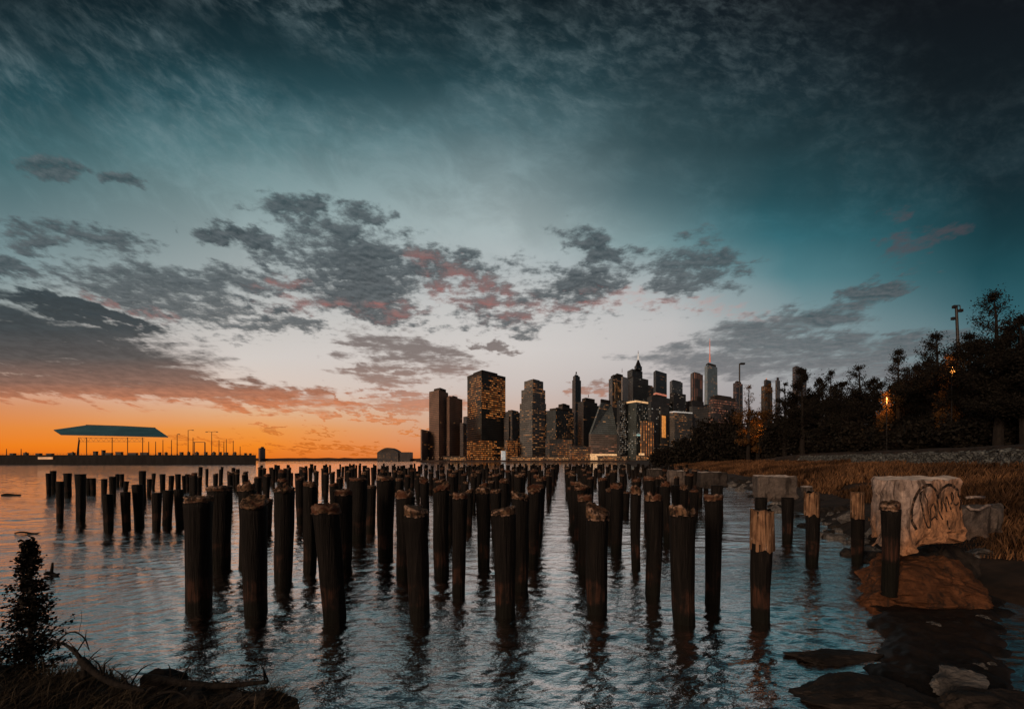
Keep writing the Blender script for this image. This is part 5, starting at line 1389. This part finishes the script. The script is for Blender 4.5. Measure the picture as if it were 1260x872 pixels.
def near_grass():
    rs = np.random.RandomState(8); vs = []; fs = []
    for k in range(16000):
        X = rs.uniform(-8.6, -1.9); Y = rs.uniform(3.2, 6.2); z = nb_z(X, Y)
        if z < .05: continue
        if mnoise.noise(Vector((X * 1.1, Y * 1.1, 6))) < -.15: continue
        h = rs.uniform(.10, .34); w = rs.uniform(.004, .008); a = rs.rand() * 6.28; l = rs.normal(0, .16, 2) + np.array([.10, .02])
        b0 = len(vs)
        for q in range(5):
            f = q / 4.0; ww = w * (1 - f * .9); x = X + l[0] * f * f; y = Y + l[1] * f * f; zz = z - .02 + h * (f - .35 * f * f)
            vs += [(x - math.cos(a) * ww, y - math.sin(a) * ww, zz), (x + math.cos(a) * ww, y + math.sin(a) * ww, zz)]
        for q in range(4): fs.append((b0 + q * 2, b0 + q * 2 + 1, b0 + q * 2 + 3, b0 + q * 2 + 2))
    o = mesh_np('bank_grass', vs, np.array(fs), M_DGRASS); tag(o, 'dark tangled grass over the near bank in the lower left corner', 'grass', kind='stuff')
near_grass()
def shrub():
    D = 5.55; X = gx(36, D); z0 = nb_z(X, D) - .05; Ht = gz(664, D) - z0
    r_ = random.Random(9); rs = np.random.RandomState(9)
    root = empty('leafy_shrub', (X, D, z0), 'dark leafy cone shaped shrub standing on the near bank at the left edge', 'shrub')
    mb = MB(); mb.tube([(0, 0, 0), (.02, 0, Ht * .5), (-.01, 0, Ht)], [.03, .02, .006], 6); pts = []
    for i in range(210):
        f = r_.random() ** 1.15; z = Ht * (.04 + .95 * f); L = (.43 * (1 - f) ** .95 + .04) * r_.uniform(.45, 1.15); a = r_.uniform(0, 6.28)
        e = Vector((math.cos(a) * L, math.sin(a) * L, z + L * r_.uniform(.1, .6)))
        e.z = min(e.z, Ht * 1.0)
        b_ = Vector((0, 0, z)); m_ = b_.lerp(e, .55) + Vector((0, 0, -.03)); mb.tube([b_, m_, e], [.008, .005, .002], 4, cap=False)
        for q in range(13): t_ = r_.uniform(.25, 1.0); p = b_.lerp(m_, min(1, t_ * 1.6)) if t_ < .6 else m_.lerp(e, (t_ - .6) / .4); pts.append(tuple(p))
    mb.build('stems', M_BARK, root)
    c = np.array(pts); c = np.repeat(c, 2, 0) + rs.normal(0, .024, (len(c) * 2, 3)); n = len(c)
    L = rs.uniform(.026, .052, (n, 1)); w = L * .40
    a = rs.normal(0, 1, (n, 3)); a[:, 2] *= .6; a /= np.linalg.norm(a, axis=1)[:, None]; b_ = rs.normal(0, 1, (n, 3)); b_ -= a * (a * b_).sum(1)[:, None]; b_ /= np.linalg.norm(b_, axis=1)[:, None]
    nn = np.cross(a, b_)
    vs = np.stack([c, c + a * L * .5 + b_ * w + nn * w * .3, c + a * L, c + a * L * .5 - b_ * w + nn * w * .3], 1).reshape(-1, 3)
    mesh_np('leaves', vs, np.arange(n * 4).reshape(n, 4), M_LEAF, root)
shrub()
def branch(pts, r, lab, twigs=5, seed=1):
    r_ = random.Random(seed); P = [Vector((gx(a, d), d, gz(b_, d))) for a, b_, d in pts]; o_ = P[0].copy()
    for _ in range(2):
        Q = [P[0]]
        for a, b_ in zip(P, P[1:]): Q += [a.lerp(b_, .25), a.lerp(b_, .75)]
        P = Q + [P[-1]]
    n = len(P); mb = MB(); mb.tube([p - o_ for p in P], [r * (1 - .7 * i / n) * r_.uniform(.85, 1.15) for i in range(n)], 7)
    for k in range(twigs):
        p = P[r_.randint(n // 4, n - 1)] - o_; q = p + Vector((r_.uniform(-.25, .25), r_.uniform(-.1, .1), r_.uniform(.02, .28))); m_ = p.lerp(q, .5) + Vector((r_.uniform(-.05, .05), 0, .03))
        mb.tube([p, m_, q], [min(.012, r * .25), min(.008, r * .18), .002], 5)
    o = mb.build('fallen_branch', M_BARK, None, True); o.location = o_; tag(o, lab, 'branch', 'fallen branches on the near bank')
branch([(98, 855, 5.0), (106, 820, 5.1), (92, 800, 5.2), (76, 790, 5.3)], .035, 'crooked branch arching up right of the leafy shrub', 7, 2)
branch([(60, 800, 5.2), (85, 774, 5.2), (104, 782, 5.2), (110, 800, 5.2)], .012, 'thin hooked twig above the crooked branch', 3, 3)
branch([(100, 812, 5.0), (130, 838, 4.9), (180, 850, 4.8)], .05, 'dark limb sloping down from the crooked branch to the right', 6, 4)
branch([(178, 835, 5.2), (215, 838, 5.1), (262, 845, 5.0), (330, 838, 5.1)], .06, 'thick drift branch lying along the water edge of the near bank', 8, 5)
branch([(150, 862, 4.8), (170, 825, 5.1), (182, 818, 5.2)], .012, 'thin upright twig left of the thick drift branch', 4, 6)
branch([(160, 872, 4.7), (210, 846, 4.8), (232, 858, 4.75)], .02, 'low bent twig in front of the thick drift branch', 5, 8)
for (px, py, D, s, lab, sd_) in [(196, 838, 5.3, .20, 'dark rounded stone at the left end of the thick drift branch', 91), (250, 852, 5.0, .24, 'dark stone under the middle of the thick drift branch', 92), (300, 862, 4.95, .30, 'dark stone at the right end of the near bank', 93)]:
    o = rough_rock('shore_rock', (gx(px, D), D, max(.02, gz(py, D) - s * .3)), (s * 1.3, s, s * .8), sd_, M_ROCK, .4, .5, 4, None, .25); tag(o, lab, 'rock')
